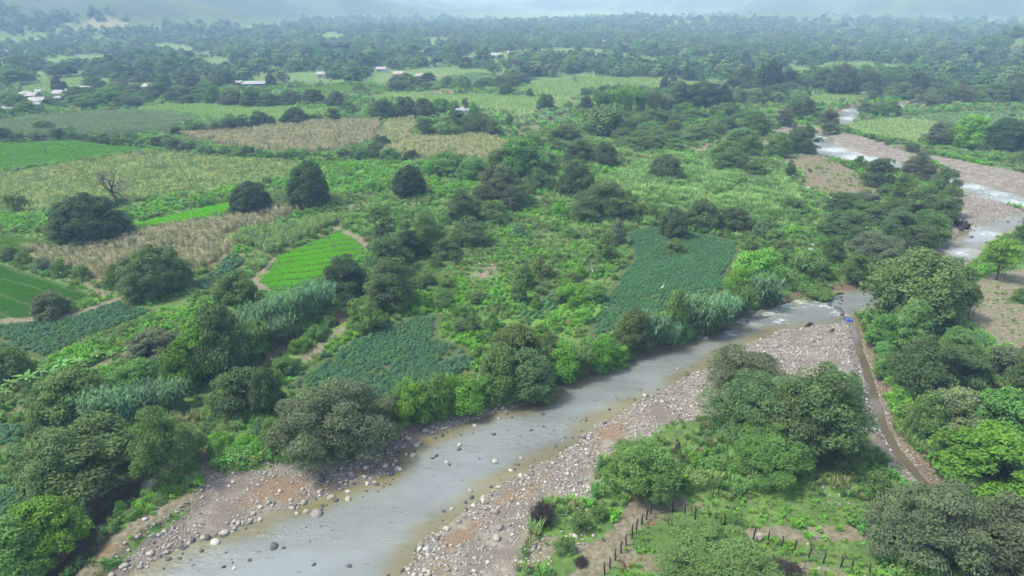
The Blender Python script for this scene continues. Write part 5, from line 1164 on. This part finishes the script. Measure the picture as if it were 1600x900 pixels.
SCOL = [(0.36, 0.345, 0.30), (0.29, 0.278, 0.245), (0.22, 0.215, 0.195), (0.31, 0.28, 0.22), (0.13, 0.13, 0.12), (0.43, 0.415, 0.37)]
gm = []
for i, c in enumerate(SCOL):
    m = plain_mat(f'pebble_{i}', c, 0.8, 1.5, 0.3); me = STM[i].copy(); me.materials.clear(); me.materials.append(m); gm.append(me)
GC = seeds('pebble', gm)
BOULDERS = [  # x, y (base), width in px, wet or dry, where
 (494, 800, 22, 0), (478, 797, 11, 0), (456, 792, 11, 0), (465, 791, 8, 0), (475, 784, 11, 0), (517, 775, 16, 0), (525, 780, 10, 1), (544, 777, 14, 0), (350, 832, 15, 0), (336, 845, 20, 0), (323, 838, 13, 1), (367, 815, 12, 0), (301, 842, 11, 1), (390, 815, 9, 0), (230, 824, 10, 0), (237, 865, 11, 0), (195, 885, 14, 0), (262, 872, 9, 1),
 (428, 852, 17, 1), (545, 882, 10, 1), (490, 880, 8, 1), (365, 886, 9, 0), (390, 873, 8, 1), (774, 719, 13, 0), (771, 677, 9, 1), (717, 700, 9, 1), (718, 693, 9, 0), (682, 710, 9, 1), (676, 714, 7, 1), (697, 720, 8, 0), (702, 724, 7, 1), (645, 709, 12, 0), (588, 755, 10, 1), (610, 738, 13, 1), (503, 750, 14, 1), (551, 746, 12, 1), (570, 745, 10, 0), (690, 678, 10, 1), (742, 663, 9, 0), (750, 646, 13, 0), (676, 667, 10, 0), (664, 673, 11, 0), (657, 690, 12, 0), (650, 694, 14, 0), (740, 645, 8, 0),
 (735, 765, 11, 0), (737, 775, 10, 1), (728, 795, 7, 1), (775, 803, 13, 0), (781, 827, 8, 0), (776, 846, 16, 0), (780, 830, 13, 0), (670, 868, 10, 0), (700, 895, 10, 0), (655, 875, 7, 1), (692, 873, 8, 0), (720, 855, 8, 0), (893, 802, 14, 0), (902, 807, 8, 0), (834, 867, 12, 0), (842, 870, 8, 0), (1186, 850, 18, 0), (898, 851, 10, 0), (912, 684, 9, 1), (904, 693, 8, 1), (945, 660, 7, 1),
 (960, 560, 9, 0), (975, 555, 11, 0), (984, 556, 7, 0), (936, 576, 8, 0), (959, 574, 7, 0), (983, 577, 7, 1), (1066, 533, 14, 0), (1043, 541, 8, 0), (1102, 527, 13, 0), (1092, 525, 7, 0), (1182, 491, 13, 0), (1172, 488, 9, 0), (1168, 500, 7, 1), (1224, 471, 9, 0), (1232, 470, 7, 1), (155, 822, 14, 0), (108, 895, 6, 0), (478, 528, 9, 0), (466, 540, 5, 0),
 (1075, 585, 9, 1), (1120, 562, 10, 1), (1012, 617, 7, 1), (870, 605, 8, 1), (907, 604, 6, 1), (800, 650, 6, 1), (848, 645, 8, 1), (830, 670, 7, 1), (868, 695, 7, 1), (1518, 369, 9, 1), (1508, 347, 8, 1), (1575, 345, 8, 1)]
nb = 0
def boulder(x, y, wm, wet, label, group, sink=0.18):
    r = random.Random(int(x * 31 + y * 17)); me = STM[r.randrange(7)]
    z = max(float(ground_z(x, y)[0]), WL - 0.25)
    zc = z + wm * (0.31 - sink)
    if z < WL: zc = max(zc, WL + wm * (-0.04 if wm > 1.2 else 0.02))
    o = link('boulder', me, loc=(x, y, zc))
    o.rotation_euler = (r.uniform(-0.2, 0.2), r.uniform(-0.2, 0.2), r.uniform(0, 6.28)); o.scale = (wm, wm * r.uniform(0.85, 1.15), wm * r.uniform(0.8, 1.15))
    c = (0.085, 0.088, 0.09) if wet else r.choice(SCOL[:4] + SCOL[5:]); o.color = (*c, 1)
    tag(o, label, 'boulder', group); return o
def bwhere(a, b, wet):
    if b < 420: return 'grey boulder in the upper river reach below the gravel island', 'upper reach boulders'
    if wet: return 'dark wet boulder standing in the river shallows', 'wet river boulders'
    if a > 1000 and b < 560 or b < 580: return 'pale boulder at the foot of the reeds along the riverbank', 'riverbank boulders'
    if a < 640 or (a < 780 and b < 700): return 'pale rounded boulder on the stony bank under the big feathery tree', 'left bank boulders'
    return 'pale rounded boulder on the gravel bar and its shallows', 'gravel bar boulders'
UNIQ = {(494, 800): 'largest pale boulder at the water edge of the stony bank', (774, 719): 'lone pale boulder in the middle of the river', (155, 822): 'pale boulder lying in the muddy creek', (1186, 850): 'big grey boulder beside the post fence', (893, 802): 'grey boulder beside the round brushwood heap', (428, 852): 'large flat dark boulder awash in the open river', (478, 528): 'white boulder beside the thin brook'}
for a, b, w, wet in BOULDERS:
    x, y = pg(a, b, WL + 0.2); wmet = w * (y * cp + CAMH * sp) / F
    lb, gp = (UNIQ[(a, b)], None) if (a, b) in UNIQ else bwhere(a, b, wet)
    boulder(x, y, wmet, wet, lb, gp); nb += 1
br = np.random.default_rng(12)
cand = []
for poly, zz in ((LEFT_BANK[1:26], 1), (RIGHT_BANK[1:20], -1)):
    p = np.array(poly, float)
    for i in range(115):
        u = br.uniform(0, len(p) - 1); k = int(u); q = p[k] + (p[k + 1] - p[k]) * (u - k)
        off = br.normal(6 if zz > 0 else -4, 12); a, b = q[0] - 0.45 * off * 1, q[1] - 0.9 * off
        cand.append((a, b))
for a, b in cand:
    x, y = pg(a, b, WL + 0.15); d = water_sd(np.array([[x, y]]))[0]; g = gravel_w(np.array([[x, y]]))[0]
    if d < -4 or (d > 0 and g < 0.4) or nb > 285: continue
    wet = d < -0.2 and br.uniform() < 0.7
    lb, gp = bwhere(a, b, wet); boulder(x, y, br.uniform(0.35, 0.75) * (0.8 if wet else 1), wet, lb, gp); nb += 1
WEIR = [(1313, 463), (1315, 468), (1312, 473), (1307, 479), (1311, 481), (1314, 484), (1317, 488), (1315, 491), (1320, 494), (1323, 496), (1318, 496), (1284, 469), (1295, 472), (1297, 476)]
for i, (a, b) in enumerate(WEIR):
    x, y = pg(a, b, WL + 0.2); boulder(x, y, br.uniform(0.7, 1.15), True, 'dark stone in the crooked weir at the ditch intake', 'weir stones')
# cobbles
def gravel_points(poly, dens, z=-0.9):
    lo, hi = poly.min(0), poly.max(0); n = int((hi - lo).prod() * dens); P = br.uniform(lo, hi, (n, 2)); return P[sdf(P, poly, far=5) < 0.4]
GP = np.vstack([gravel_points(G_RIGHT, 30), gravel_points(G_LEFT, 26), gravel_points(G_DITCH, 20)])
w = water_sd(GP); c = chan_sd(GP); pt = noise2(GP[:, 0], GP[:, 1], 3.2, 51) + 0.5 * noise2(GP[:, 0], GP[:, 1], 1.1, 52)
k = (w > -0.9) & (c > 0.05) & (pt + br.uniform(-0.6, 0.6, len(GP)) > -0.3); k &= ~((w < 0) & (br.uniform(size=len(GP)) < 0.75)); GP = GP[k]; n = len(GP); print('cobbles', n)
s = np.clip(br.lognormal(-2.05, 0.55, n), 0.06, 0.6); gz3 = at_ground(GP); gz3[:, 2] += s * 0.12
scatter('gravel', 'grey and white cobbles strewn over the near gravel bars', 'cobbles', gz3, br.integers(0, 6, n), s, br.uniform(0, 6.28, n), GC)
GP = np.vstack([gravel_points(G_UP, 2.2), gravel_points(G_ISLE, 3.5), gravel_points(G_FAR, 0.8)]); k = water_sd(GP) > -0.6; GP = GP[k]; n = len(GP); print('far cobbles', n)
s = np.clip(br.lognormal(-1.55, 0.45, n), 0.1, 0.7); gz3 = at_ground(GP); gz3[:, 2] += s * 0.12
scatter('gravel', 'pale cobbles covering the wide upper riverbed', 'cobbles', gz3, br.integers(0, 6, n), s, br.uniform(0, 6.28, n), GC)
# dark cobbles breaking the surface of the shallow river
RP = gravel_points(RIVER, 0.42); w = water_sd(RP); pt = noise2(RP[:, 0], RP[:, 1], 6, 53) + 0.7 * noise2(RP[:, 0], RP[:, 1], 2, 54); k = (w < -0.3) & (w > -7.5) & (pt + br.uniform(-0.5, 0.5, len(RP)) > np.where(w > -2.2, 0.1, 0.75)); RP = RP[k]; n = len(RP); print('river stones', n)
s = np.clip(br.lognormal(-1.2, 0.4, n), 0.14, 0.6); z3 = np.column_stack([RP, np.full(n, WL) + s * br.uniform(-0.16, 0.06, n)])
wetm = []
for i, c in enumerate(((0.06, 0.062, 0.06), (0.09, 0.09, 0.085), (0.045, 0.047, 0.045))):
    me = STM[i + 2].copy(); me.materials.clear(); me.materials.append(plain_mat(f'wet_pebble_{i}', c, 0.35, 1.5, 0.3)); wetm.append(me)
scatter('river_stones', 'small dark wet stones breaking the surface of the river', 'stones', z3, br.integers(0, 3, n), s, br.uniform(0, 6.28, n), seeds('wet_pebble', wetm))
# loose stones on bare ground, stubble field and by the fence
SP = np.vstack([gravel_points(P_SOIL[0], 0.25), gravel_points(P_SOIL[3], 0.25), gravel_points(P_DIRT[7], 0.7), gravel_points(P_DIRT[3], 0.8), gravel_points(poly_g([(1270, 760), (1310, 765), (1325, 790), (1290, 795)]), 4), gravel_points(poly_g([(1190, 845), (1300, 860), (1320, 900), (1230, 895)]), 0.8), gravel_points(poly_g([(850, 800), (910, 790), (930, 830), (870, 880), (820, 890)]), 2.0)])
n = len(SP); s = br.uniform(0.12, 0.42, n); z3 = at_ground(SP); z3[:, 2] += s * 0.15
scatter('gravel', 'scattered white stones on the bare and weedy ground', 'cobbles', z3, br.integers(0, 6, n), s, br.uniform(0, 6.28, n), GC)

# ------------------------------------------------------------------ fences
def fence(pts, label, seed):
    r = random.Random(seed); P = [pg(a, b) for a, b in pts]; z = [float(ground_z(x, y)[0]) for x, y in P]
    root = link('post_fence', None, loc=(P[0][0], P[0][1], z[0])); tops = []
    for (x, y), zz in zip(P, z):
        mb = MB(); h = r.uniform(1.35, 1.75); k = [r.uniform(-0.09, 0.09) for _ in range(6)]
        q = [(0, 0, -0.25), (k[0] * .4, k[1] * .4, h * 0.3), (k[2], k[3], h * 0.65), (k[4], k[5], h)]
        mb.tube(q, [0.085, 0.075, 0.08, 0.055], 7)
        if r.random() < 0.35: mb.tube([q[2], (k[2] + 0.12, k[3], h * 0.85), (k[2] + 0.16, k[3] + 0.03, h * 0.98)], [0.05, 0.04, 0.025], 5)
        o = link('post', mb.mesh('post', POSTM, True), root, loc=(x - P[0][0], y - P[0][1], zz - z[0])); tops.append((np.array([x - P[0][0], y - P[0][1], zz - z[0]]), h, q))
    for f in (0.3, 0.55, 0.8):
        mb = MB(); pts3 = []
        for i, (t, h, q) in enumerate(tops):
            pts3.append(t + np.array([0.05, -0.03, h * f]))
            if i < len(tops) - 1: pts3.append((t + tops[i + 1][0]) / 2 + np.array([0, 0, (h + tops[i + 1][1]) / 2 * f - 0.04]))
        mb.tube(pts3, 0.004, 3, cap=False); link('wire', mb.mesh('wire', WIREM), root)
    tag(root, label, 'fence')
fence([(944, 899), (953, 890), (961, 878), (970, 866), (978, 854), (987, 842), (994, 831), (1003, 819), (1010, 811), (1017, 801)], 'fence of crooked dark posts climbing beside the sandy path', 1)
fence([(1051, 798), (1070, 804), (1086, 810), (1107, 815), (1118, 819), (1131, 822), (1147, 831), (1177, 843), (1200, 851), (1221, 857), (1241, 865), (1263, 874), (1286, 881), (1313, 886), (1331, 892), (1356, 902)], 'fence of crooked dark posts running below the thin footpath', 2)

# ------------------------------------------------------------------ houses
WALLC = {'white': (0.62, 0.62, 0.60), 'mud': (0.34, 0.24, 0.16), 'grey': (0.40, 0.39, 0.37), 'blue': (0.03, 0.22, 0.34), 'red': (0.38, 0.07, 0.06)}
WM = {k: plain_mat('plaster_' + k, c, 0.9, 0.8, 0.15) for k, c in WALLC.items()}
ROOFM = plain_mat('sheet_roof', (0.30, 0.30, 0.30), 0.6, 0.5, 0.35, 0.6, 0.5, wav=3.0); ROOFB = plain_mat('rusty_roof', (0.34, 0.29, 0.25), 0.7, 0.5, 0.3, 0.6, 0.4, wav=3.0)
DOORM = plain_mat('house_door', (0.12, 0.08, 0.05), 0.7); PANEM = plain_mat('dark_pane', (0.03, 0.035, 0.04), 0.15, spec=0.6); FRM = plain_mat('house_frame', (0.5, 0.48, 0.44), 0.8)
def house(px, py, wpx, depth, wall, roof, label, turn=0.0, h=2.7, gable=True):
    x, y = pg(px, py); Lx = wpx * (y * cp + CAMH * sp) / F; z = float(ground_z(x, y)[0]); r = random.Random(int(px * 7 + py))
    root = link('house', None, loc=(x, y + depth / 2, z)); root.rotation_euler = (0, 0, turn); a, d = Lx / 2, depth / 2
    mb = MB(); mb.box((-a, -d, -0.2), (a, d, h))
    if gable: mb.add([(-a, -d, h), (-a, d, h), (-a, 0, h + 0.22 * depth), (a, -d, h), (a, d, h), (a, 0, h + 0.22 * depth)], None, [(0, 2, 1), (3, 4, 5)])
    link('wall', mb.mesh('wall', WM[wall]), root)
    rise = 0.22 * depth; o = 0.5
    rf = MB()
    if gable:
        for s in (-1, 1):
            p = [(-a - o, s * (d + o), h - rise * o / d), (a + o, s * (d + o), h - rise * o / d), (a + o, 0, h + rise + 0.02), (-a - o, 0, h + rise + 0.02)]
            rf.add(p + [(q[0], q[1], q[2] + 0.07) for q in p], [(0, 1, 2, 3), (7, 6, 5, 4), (0, 4, 5, 1), (1, 5, 6, 2), (3, 7, 4, 0), (2, 6, 7, 3)])
    else:
        p = [(-a - o, -d - o, h - 0.1), (a + o, -d - o, h - 0.1), (a + o, d + o, h + 0.75), (-a - o, d + o, h + 0.75)]
        rf.add(p + [(q[0], q[1], q[2] + 0.07) for q in p], [(3, 2, 1, 0), (4, 5, 6, 7), (0, 1, 5, 4), (1, 2, 6, 5), (2, 3, 7, 6), (3, 0, 4, 7)])
        mb2 = MB(); mb2.add([(-a, -d, h - 0.02), (-a, d, h - 0.02), (-a, d, h + 0.62), (a, -d, h - 0.02), (a, d, h - 0.02), (a, d, h + 0.62)], [(1, 4, 5, 2)], [(0, 2, 1), (3, 4, 5)]); link('gable_wall', mb2.mesh('gable_wall', WM[wall]), root)
    link('roof', rf.mesh('roof', roof), root)
    dx = r.uniform(-0.4, 0.4) * a
    mb = MB(); mb.box((dx - 0.5, -d - 0.05, 0), (dx + 0.5, -d - 0.003, 2.05)); link('door', mb.mesh('door', DOORM), root)
    for u in np.arange(-a + 1.4, a - 1.0, 2.8):
        if abs(u - dx) < 1.3: continue
        mb = MB(); mb.box((u - 0.5, -d - 0.06, 1.0), (u + 0.5, -d - 0.003, 1.95)); w = link('window', mb.mesh('window', FRM), root)
        mb = MB(); mb.box((u - 0.42, -d - 0.075, 1.07), (u + 0.42, -d - 0.062, 1.88)); link('pane', mb.mesh('pane', PANEM), w)
    tag(root, label, 'house')
HOUSES = [(395, 138, 34, 9, 'blue', ROOFM, 'long blue-walled house with a broad white sheet roof', 0.12, 2.8, False), (371, 136, 8, 5, 'red', ROOFM, 'small red-walled hut joined to the long blue house', 0.1, 2.6, False), (440, 130, 15, 6, 'white', ROOFM, 'white house behind the tree beside the long blue house', 0.1, 2.7, True), (350, 137, 7, 4, 'white', ROOFM, 'tiny white hut in the trees beside the red-walled hut', 0, 2.4, True), (357, 136, 7, 4, 'white', ROOFM, 'small white shed next to a tiny white hut', 0.2, 2.4, False),
 (232, 143, 17, 6, 'white', ROOFM, 'white house standing alone behind the banana strip', -0.1, 3.0, True), (320, 145, 11, 6, 'white', ROOFM, 'small bright white house among trees above the bananas', 0.3, 2.8, True), (306, 147, 6, 4, 'grey', ROOFM, 'grey hut beside the small bright white house', 0, 2.4, False),
 (128, 147, 20, 7, 'mud', ROOFM, 'long mud-walled house with a white roof at the top of the village', 0.05, 2.7, True), (113, 151, 22, 7, 'mud', ROOFB, 'mud-walled house with a rusty roof in the village', 0.1, 2.7, True), (89, 153, 13, 6, 'grey', ROOFM, 'grey house beside the rusty-roofed mud house', 0, 2.7, True), (84, 163, 15, 6, 'mud', ROOFM, 'mud house with a white roof amid the village yard', -0.3, 2.7, False), (54, 166, 20, 7, 'white', ROOFM, 'white house with a long roof at the edge of the grey maize', 0.2, 2.7, True), (48, 157, 14, 6, 'mud', ROOFM, 'small mud house behind the long white village house', 0, 2.7, True), (33, 154, 9, 5, 'grey', ROOFM, 'little grey hut behind the village tree', 0, 2.6, False), (58, 151, 6, 4, 'white', ROOFM, 'narrow white hut with a steep roof in the village', 0.5, 3.0, True), (8, 178, 32, 9, 'mud', ROOFM, 'large mud house with a wide white roof under the spreading village tree', 0.1, 2.9, True), (50, 172, 12, 5, 'white', ROOFM, 'low white shed at the edge of the grey maize', 0.1, 2.3, False),
 (622, 122, 14, 6, 'white', ROOFB, 'white-fronted farmhouse under the feathery trees beyond the small bluish field', 0, 3.2, True), (660, 124, 20, 6, 'mud', ROOFB, 'low brown farm shed beside the white-fronted farmhouse', 0.1, 2.5, True), (595, 113, 14, 6, 'grey', ROOFM, 'grey farm building behind the white-fronted farmhouse', 0, 2.6, True), (723, 184, 20, 6, 'grey', ROOFM, 'shed roof hidden among the dark trees above the tan maize', 0.05, 3.4, False),
 (750, 93, 11, 7, 'mud', ROOFB, 'brown hamlet house in the valley woods', 0, 3.2, True), (775, 92, 14, 7, 'white', ROOFM, 'wide white hamlet house in the valley woods', 0, 3.2, True), (798, 88, 9, 7, 'grey', ROOFM, 'grey hamlet house uphill of the wide white one', 0, 3.2, True), (845, 86, 8, 7, 'white', ROOFM, 'lone white house far in the valley woods', 0, 3.4, True), (944, 70, 8, 8, 'white', ROOFM, 'tiny white house deep in the hazy woods', 0, 4.0, True), (1025, 132, 0.1, 1, 'grey', ROOFM, '', 0, 1, False), (502, 122, 14, 6, 'grey', ROOFM, 'grey shed beside the lime plot behind the village', 0, 2.8, True)]
for hs in HOUSES:
    if hs[2] > 1: house(*hs)

# ------------------------------------------------------------------ poles
def pole(px, py, h, label, lean=0.06, arm=True):
    x, y = pg(px, py); z = float(ground_z(x, y)[0]); root = link('power_pole', None, loc=(x, y, z)); mb = MB()
    mb.tube([(0, 0, -0.3), (-lean * h / 2, 0, h / 2), (-lean * h, 0, h)], [0.15, 0.13, 0.1], 8); link('shaft', mb.mesh('shaft', BARK_PALE, True), root)
    if arm:
        mb = MB(); mb.box((-lean * h - 0.9, -0.06, h - 0.55), (-lean * h + 0.9, 0.06, h - 0.43)); ar = link('crossarm', mb.mesh('crossarm', BARK_PALE), root)
        for s in (-0.75, 0.0, 0.75):
            mb = MB(); mb.tube([(-lean * h + s, 0, h - 0.43), (-lean * h + s, 0, h - 0.3), (-lean * h + s, 0, h - 0.22)], [0.05, 0.07, 0.03], 6); link('insulator', mb.mesh('insulator', FRM, True), ar)
    tag(root, label, 'power pole')
pole(74, 243, 7.5, 'leaning wooden power pole standing in the far rice paddy', 0.1); pole(217, 142, 6.5, 'grey power pole beside the lone white house', 0.0); pole(1044, 95, 6.0, 'thin far power pole beside the valley woods', 0.0, False) if False else None

# ------------------------------------------------------------------ small things
def skin(name, pts, edges, radii, mat, sub=1):
    me = bpy.data.meshes.new(name); me.from_pydata(pts, edges, []); me.materials.append(mat)
    o = bpy.data.objects.new(name, me); COL.objects.link(o)
    o.modifiers.new('skin', 'SKIN'); s = o.modifiers.new('sub', 'SUBSURF'); s.levels = sub; s.render_levels = sub
    for v, rd in zip(me.skin_vertices[0].data, radii): v.radius = (rd, rd)
    me.skin_vertices[0].data[0].use_root = True
    return o
BLACK = plain_mat('black_hide', (0.012, 0.011, 0.011), 0.7); EGR = plain_mat('white_plumage', (0.8, 0.8, 0.78), 0.8); EGL = plain_mat('egret_leg', (0.03, 0.03, 0.03), 0.6)
def goat(px, py, rz, label):
    x, y = pg(px, py); z = float(ground_z(x, y)[0])
    p = [(0, 0, .62), (.28, 0, .64), (-.32, 0, .62), (.45, 0, .82), (.52, 0, .98), (.70, 0, .90)]; e = [(0, 1), (0, 2), (1, 3), (3, 4), (4, 5)]; rd = [.19, .18, .16, .10, .085, .045]
    for bx in (1, 2):
        for s in (-1, 1):
            X = .28 if bx == 1 else -.32; k = len(p)
            p += [(X + (.0 if bx == 1 else .05), s * .1, .42), (X + (0.01 if bx == 1 else -.06), s * .11, .22), (X, s * .11, .02)]; e += [(bx, k), (k, k + 1), (k + 1, k + 2)]; rd += [.075, .04, .035]
    k = len(p); p += [(-.5, 0, .7)]; e += [(2, k)]; rd += [.03]
    k = len(p); p += [(.47, .13, 1.0), (.47, -.13, 1.0)]; e += [(4, k), (4, k + 1)]; rd += [.025, .025]
    o = skin('goat', p, e, rd, BLACK); o.location = (x, y, z); o.rotation_euler = (0, 0, rz); o.scale = (1.25,) * 3
    tag(o, label, 'goat')
goat(1265.5, 270, 2.2, 'black goat grazing in the open brown field'); goat(1243, 272, 0.7, 'black goat at the edge of the shrub by the brown field')
def egret(px, py, rz, label):
    x, y = pg(px, py); z = float(ground_z(x, y)[0]); root = link('egret', None, loc=(x, y, z + 0.35)); root.rotation_euler = (0, 0, rz); root.scale = (1.3,) * 3
    o = skin('body', [(0, 0, .42), (.14, 0, .5), (-.2, 0, .36), (-.34, 0, .3), (.2, 0, .62), (.14, 0, .74), (.2, 0, .86), (.27, 0, .87)], [(0, 1), (0, 2), (2, 3), (1, 4), (4, 5), (5, 6), (6, 7)], [.1, .07, .07, .03, .03, .025, .03, .012], EGR); o.parent = root
    for s in (-1, 1):
        mb = MB(); mb.tube([(0, s * .04, .36), (-.02, s * .04, .18), (0, s * .04, -0.02), (0, s * .04, -0.36)], 0.012, 5); link('leg', mb.mesh('leg', EGL), root)
    tag(root, label, 'bird')
egret(1035, 455, 0.5, 'white egret standing in the large cassava field'); egret(925, 428, 2.0, 'white egret beside the weedy edge of the cassava rows'); egret(868, 300, 1.0, 'white egret on the grassy lane between the trees')
# driftwood, stumps, tarpaulin, litter
WOOD = plain_mat('wet_wood', (0.05, 0.036, 0.028), 0.85, 3.0, 0.5); WOODB = plain_mat('dead_wood', (0.12, 0.075, 0.045), 0.9, 3.0, 0.4)
def snag(px, py, s, mat, label, seed, name='driftwood', z=None):
    r = np.random.default_rng(seed); x, y = pg(px, py, WL + 0.2 if z is None else z); zz = max(float(ground_z(x, y)[0]), WL); mb = MB()
    mb.tube([(-1.0, 0, 0.05), (-0.3, 0.1, 0.18), (0.5, 0, 0.2), (1.1, -0.1, 0.12)], [0.13, 0.2, 0.24, 0.3], 8)
    for i in range(9):
        b = np.array([r.uniform(0.6, 1.1), r.uniform(-0.1, 0.1), 0.2]) if i < 5 else np.array([r.uniform(-0.8, 0.2), 0, 0.15]); d = unit(r.normal(0, 1, 3) * (0.7, 1, 0.6) + (0.3, 0, 0.5)) * r.uniform(0.4, 0.8)
        mb.tube([b, b + d * .5 + r.normal(0, .06, 3), b + d], [0.08, 0.05, 0.015], 5)
    o = link(name, mb.mesh(name, mat, True), loc=(x, y, zz)); o.scale = (s, s, s); o.rotation_euler = (0, 0, r.uniform(0, 6.28)); tag(o, label, 'wood')
snag(1492, 352, 3.0, WOOD, 'large dark uprooted trunk lodged at the tip of the gravel island', 1); snag(1500, 357, 1.6, WOOD, 'dark root tangle beside the large uprooted trunk', 2); snag(1262, 508, 1.0, WOOD, 'twiggy driftwood stranded on the tip of the gravel bar', 3); snag(1300, 517, 0.9, WOODB, 'brown driftwood lying on the gravel bar cobbles', 4)
snag(1058, 694, 1.1, WOOD, 'black charred stump in the weeds beside the gravel bar', 5, 'stump', 0.0); snag(972, 886, 0.7, WOODB, 'brown dead branch lying beside the path fence', 6, 'dead_branch', 0.0); snag(1313, 458, 0.8, WOOD, 'snag of dark branches caught on the weir', 7)
def crumple(name, px, py, w, col, label, cat, seed, z=None):
    import bmesh
    x, y = pg(px, py, 0.0 if z is None else z); zz = max(float(ground_z(x, y)[0]), WL); bm = bmesh.new(); bmesh.ops.create_icosphere(bm, subdivisions=3, radius=0.5); r = np.random.default_rng(seed); k = r.normal(0, 4, (6, 3)); ph = r.uniform(0, 6, 6)
    for v in bm.verts:
        p = np.array(v.co); f = 1 + 0.16 * sum(abs(math.sin(float(k[i] @ p) + ph[i])) - .6 for i in range(6)); v.co = Vector(p * f * np.array([1, .75, .5]))
        if v.co.z < -0.12: v.co.z = -0.12
    me = bpy.data.meshes.new(name); bm.to_mesh(me); bm.free(); me.materials.append(plain_mat(name + '_cloth', col, 0.5, 3, 0.15))
    o = link(name, me, loc=(x, y, zz + 0.1 * w)); o.scale = (w, w, w * 0.9); o.rotation_euler = (0, 0, r.uniform(0, 6)); tag(o, label, cat)
crumple('tarpaulin', 1327, 499, 1.1, (0.02, 0.07, 0.55), 'crumpled blue tarpaulin at the ditch intake beside the weir', 'tarpaulin', 1, WL + 0.3)
crumple('plastic_bag', 1019, 817, 0.35, (0.45, 0.05, 0.05), 'red plastic bag on the dirt inside the fence corner', 'bag', 2); crumple('plastic_bag', 981, 885, 0.4, (0.45, 0.06, 0.08), 'red plastic bag beside the dead branch at the path fence', 'bag', 3)
crumple('white_sack', 726, 478, 0.8, (0.62, 0.62, 0.6), 'larger white sack lying on the weedy ground', 'sack', 4); crumple('white_sack', 732, 474, 0.55, (0.66, 0.66, 0.64), 'smaller white sack lying next to a larger one', 'sack', 5)
crumple('white_sack', 1266, 392, 1.6, (0.6, 0.6, 0.58), 'white sacking heaped beside the thicket at the river bend', 'sack', 6); crumple('white_sack', 1270, 384, 0.8, (0.66, 0.66, 0.64), 'small white bundle behind the heaped white sacking', 'sack', 7); crumple('white_sack', 1263, 293, 0.9, (0.6, 0.6, 0.58), 'white sack on the bright grass by the brown field', 'sack', 8)

# two or three look-alikes of clearly different size: say which
from collections import defaultdict
alike = defaultdict(list); seen = {o['label'] for o in bpy.data.objects if o.get('label')}
for o in bpy.data.objects:
    if o.parent is None and o.type == 'EMPTY' and o.get('group') and o.get('category') in ('tree', 'shrub', 'vines', 'reeds', 'bamboo'): alike[o['label']].append(o)
for lb, os_ in alike.items():
    if len(os_) not in (2, 3): continue
    os_.sort(key=lambda o: -o.scale[0] * o.scale[2] * max(c.dimensions[2] for c in o.children if c.type == 'MESH') if False else -o.scale[2] * max(v[2] for c in o.children for v in c.bound_box))
    hs = [o.scale[2] * max(v[2] for c in o.children for v in c.bound_box) for o in os_]
    if any(a / b < 1.1 for a, b in zip(hs, hs[1:])): continue
    core = lb[6:] if lb.startswith(('large ', 'small ')) else lb
    if core != lb and core in alike: continue
    for o, wd in zip(os_, ('taller', 'shorter') if len(os_) == 2 else ('tallest', 'middle-height', 'lowest')):
        t = f'{wd} {core}'
        if len(t.split()) <= 16 and t not in seen: o['label'] = t; seen.add(t)
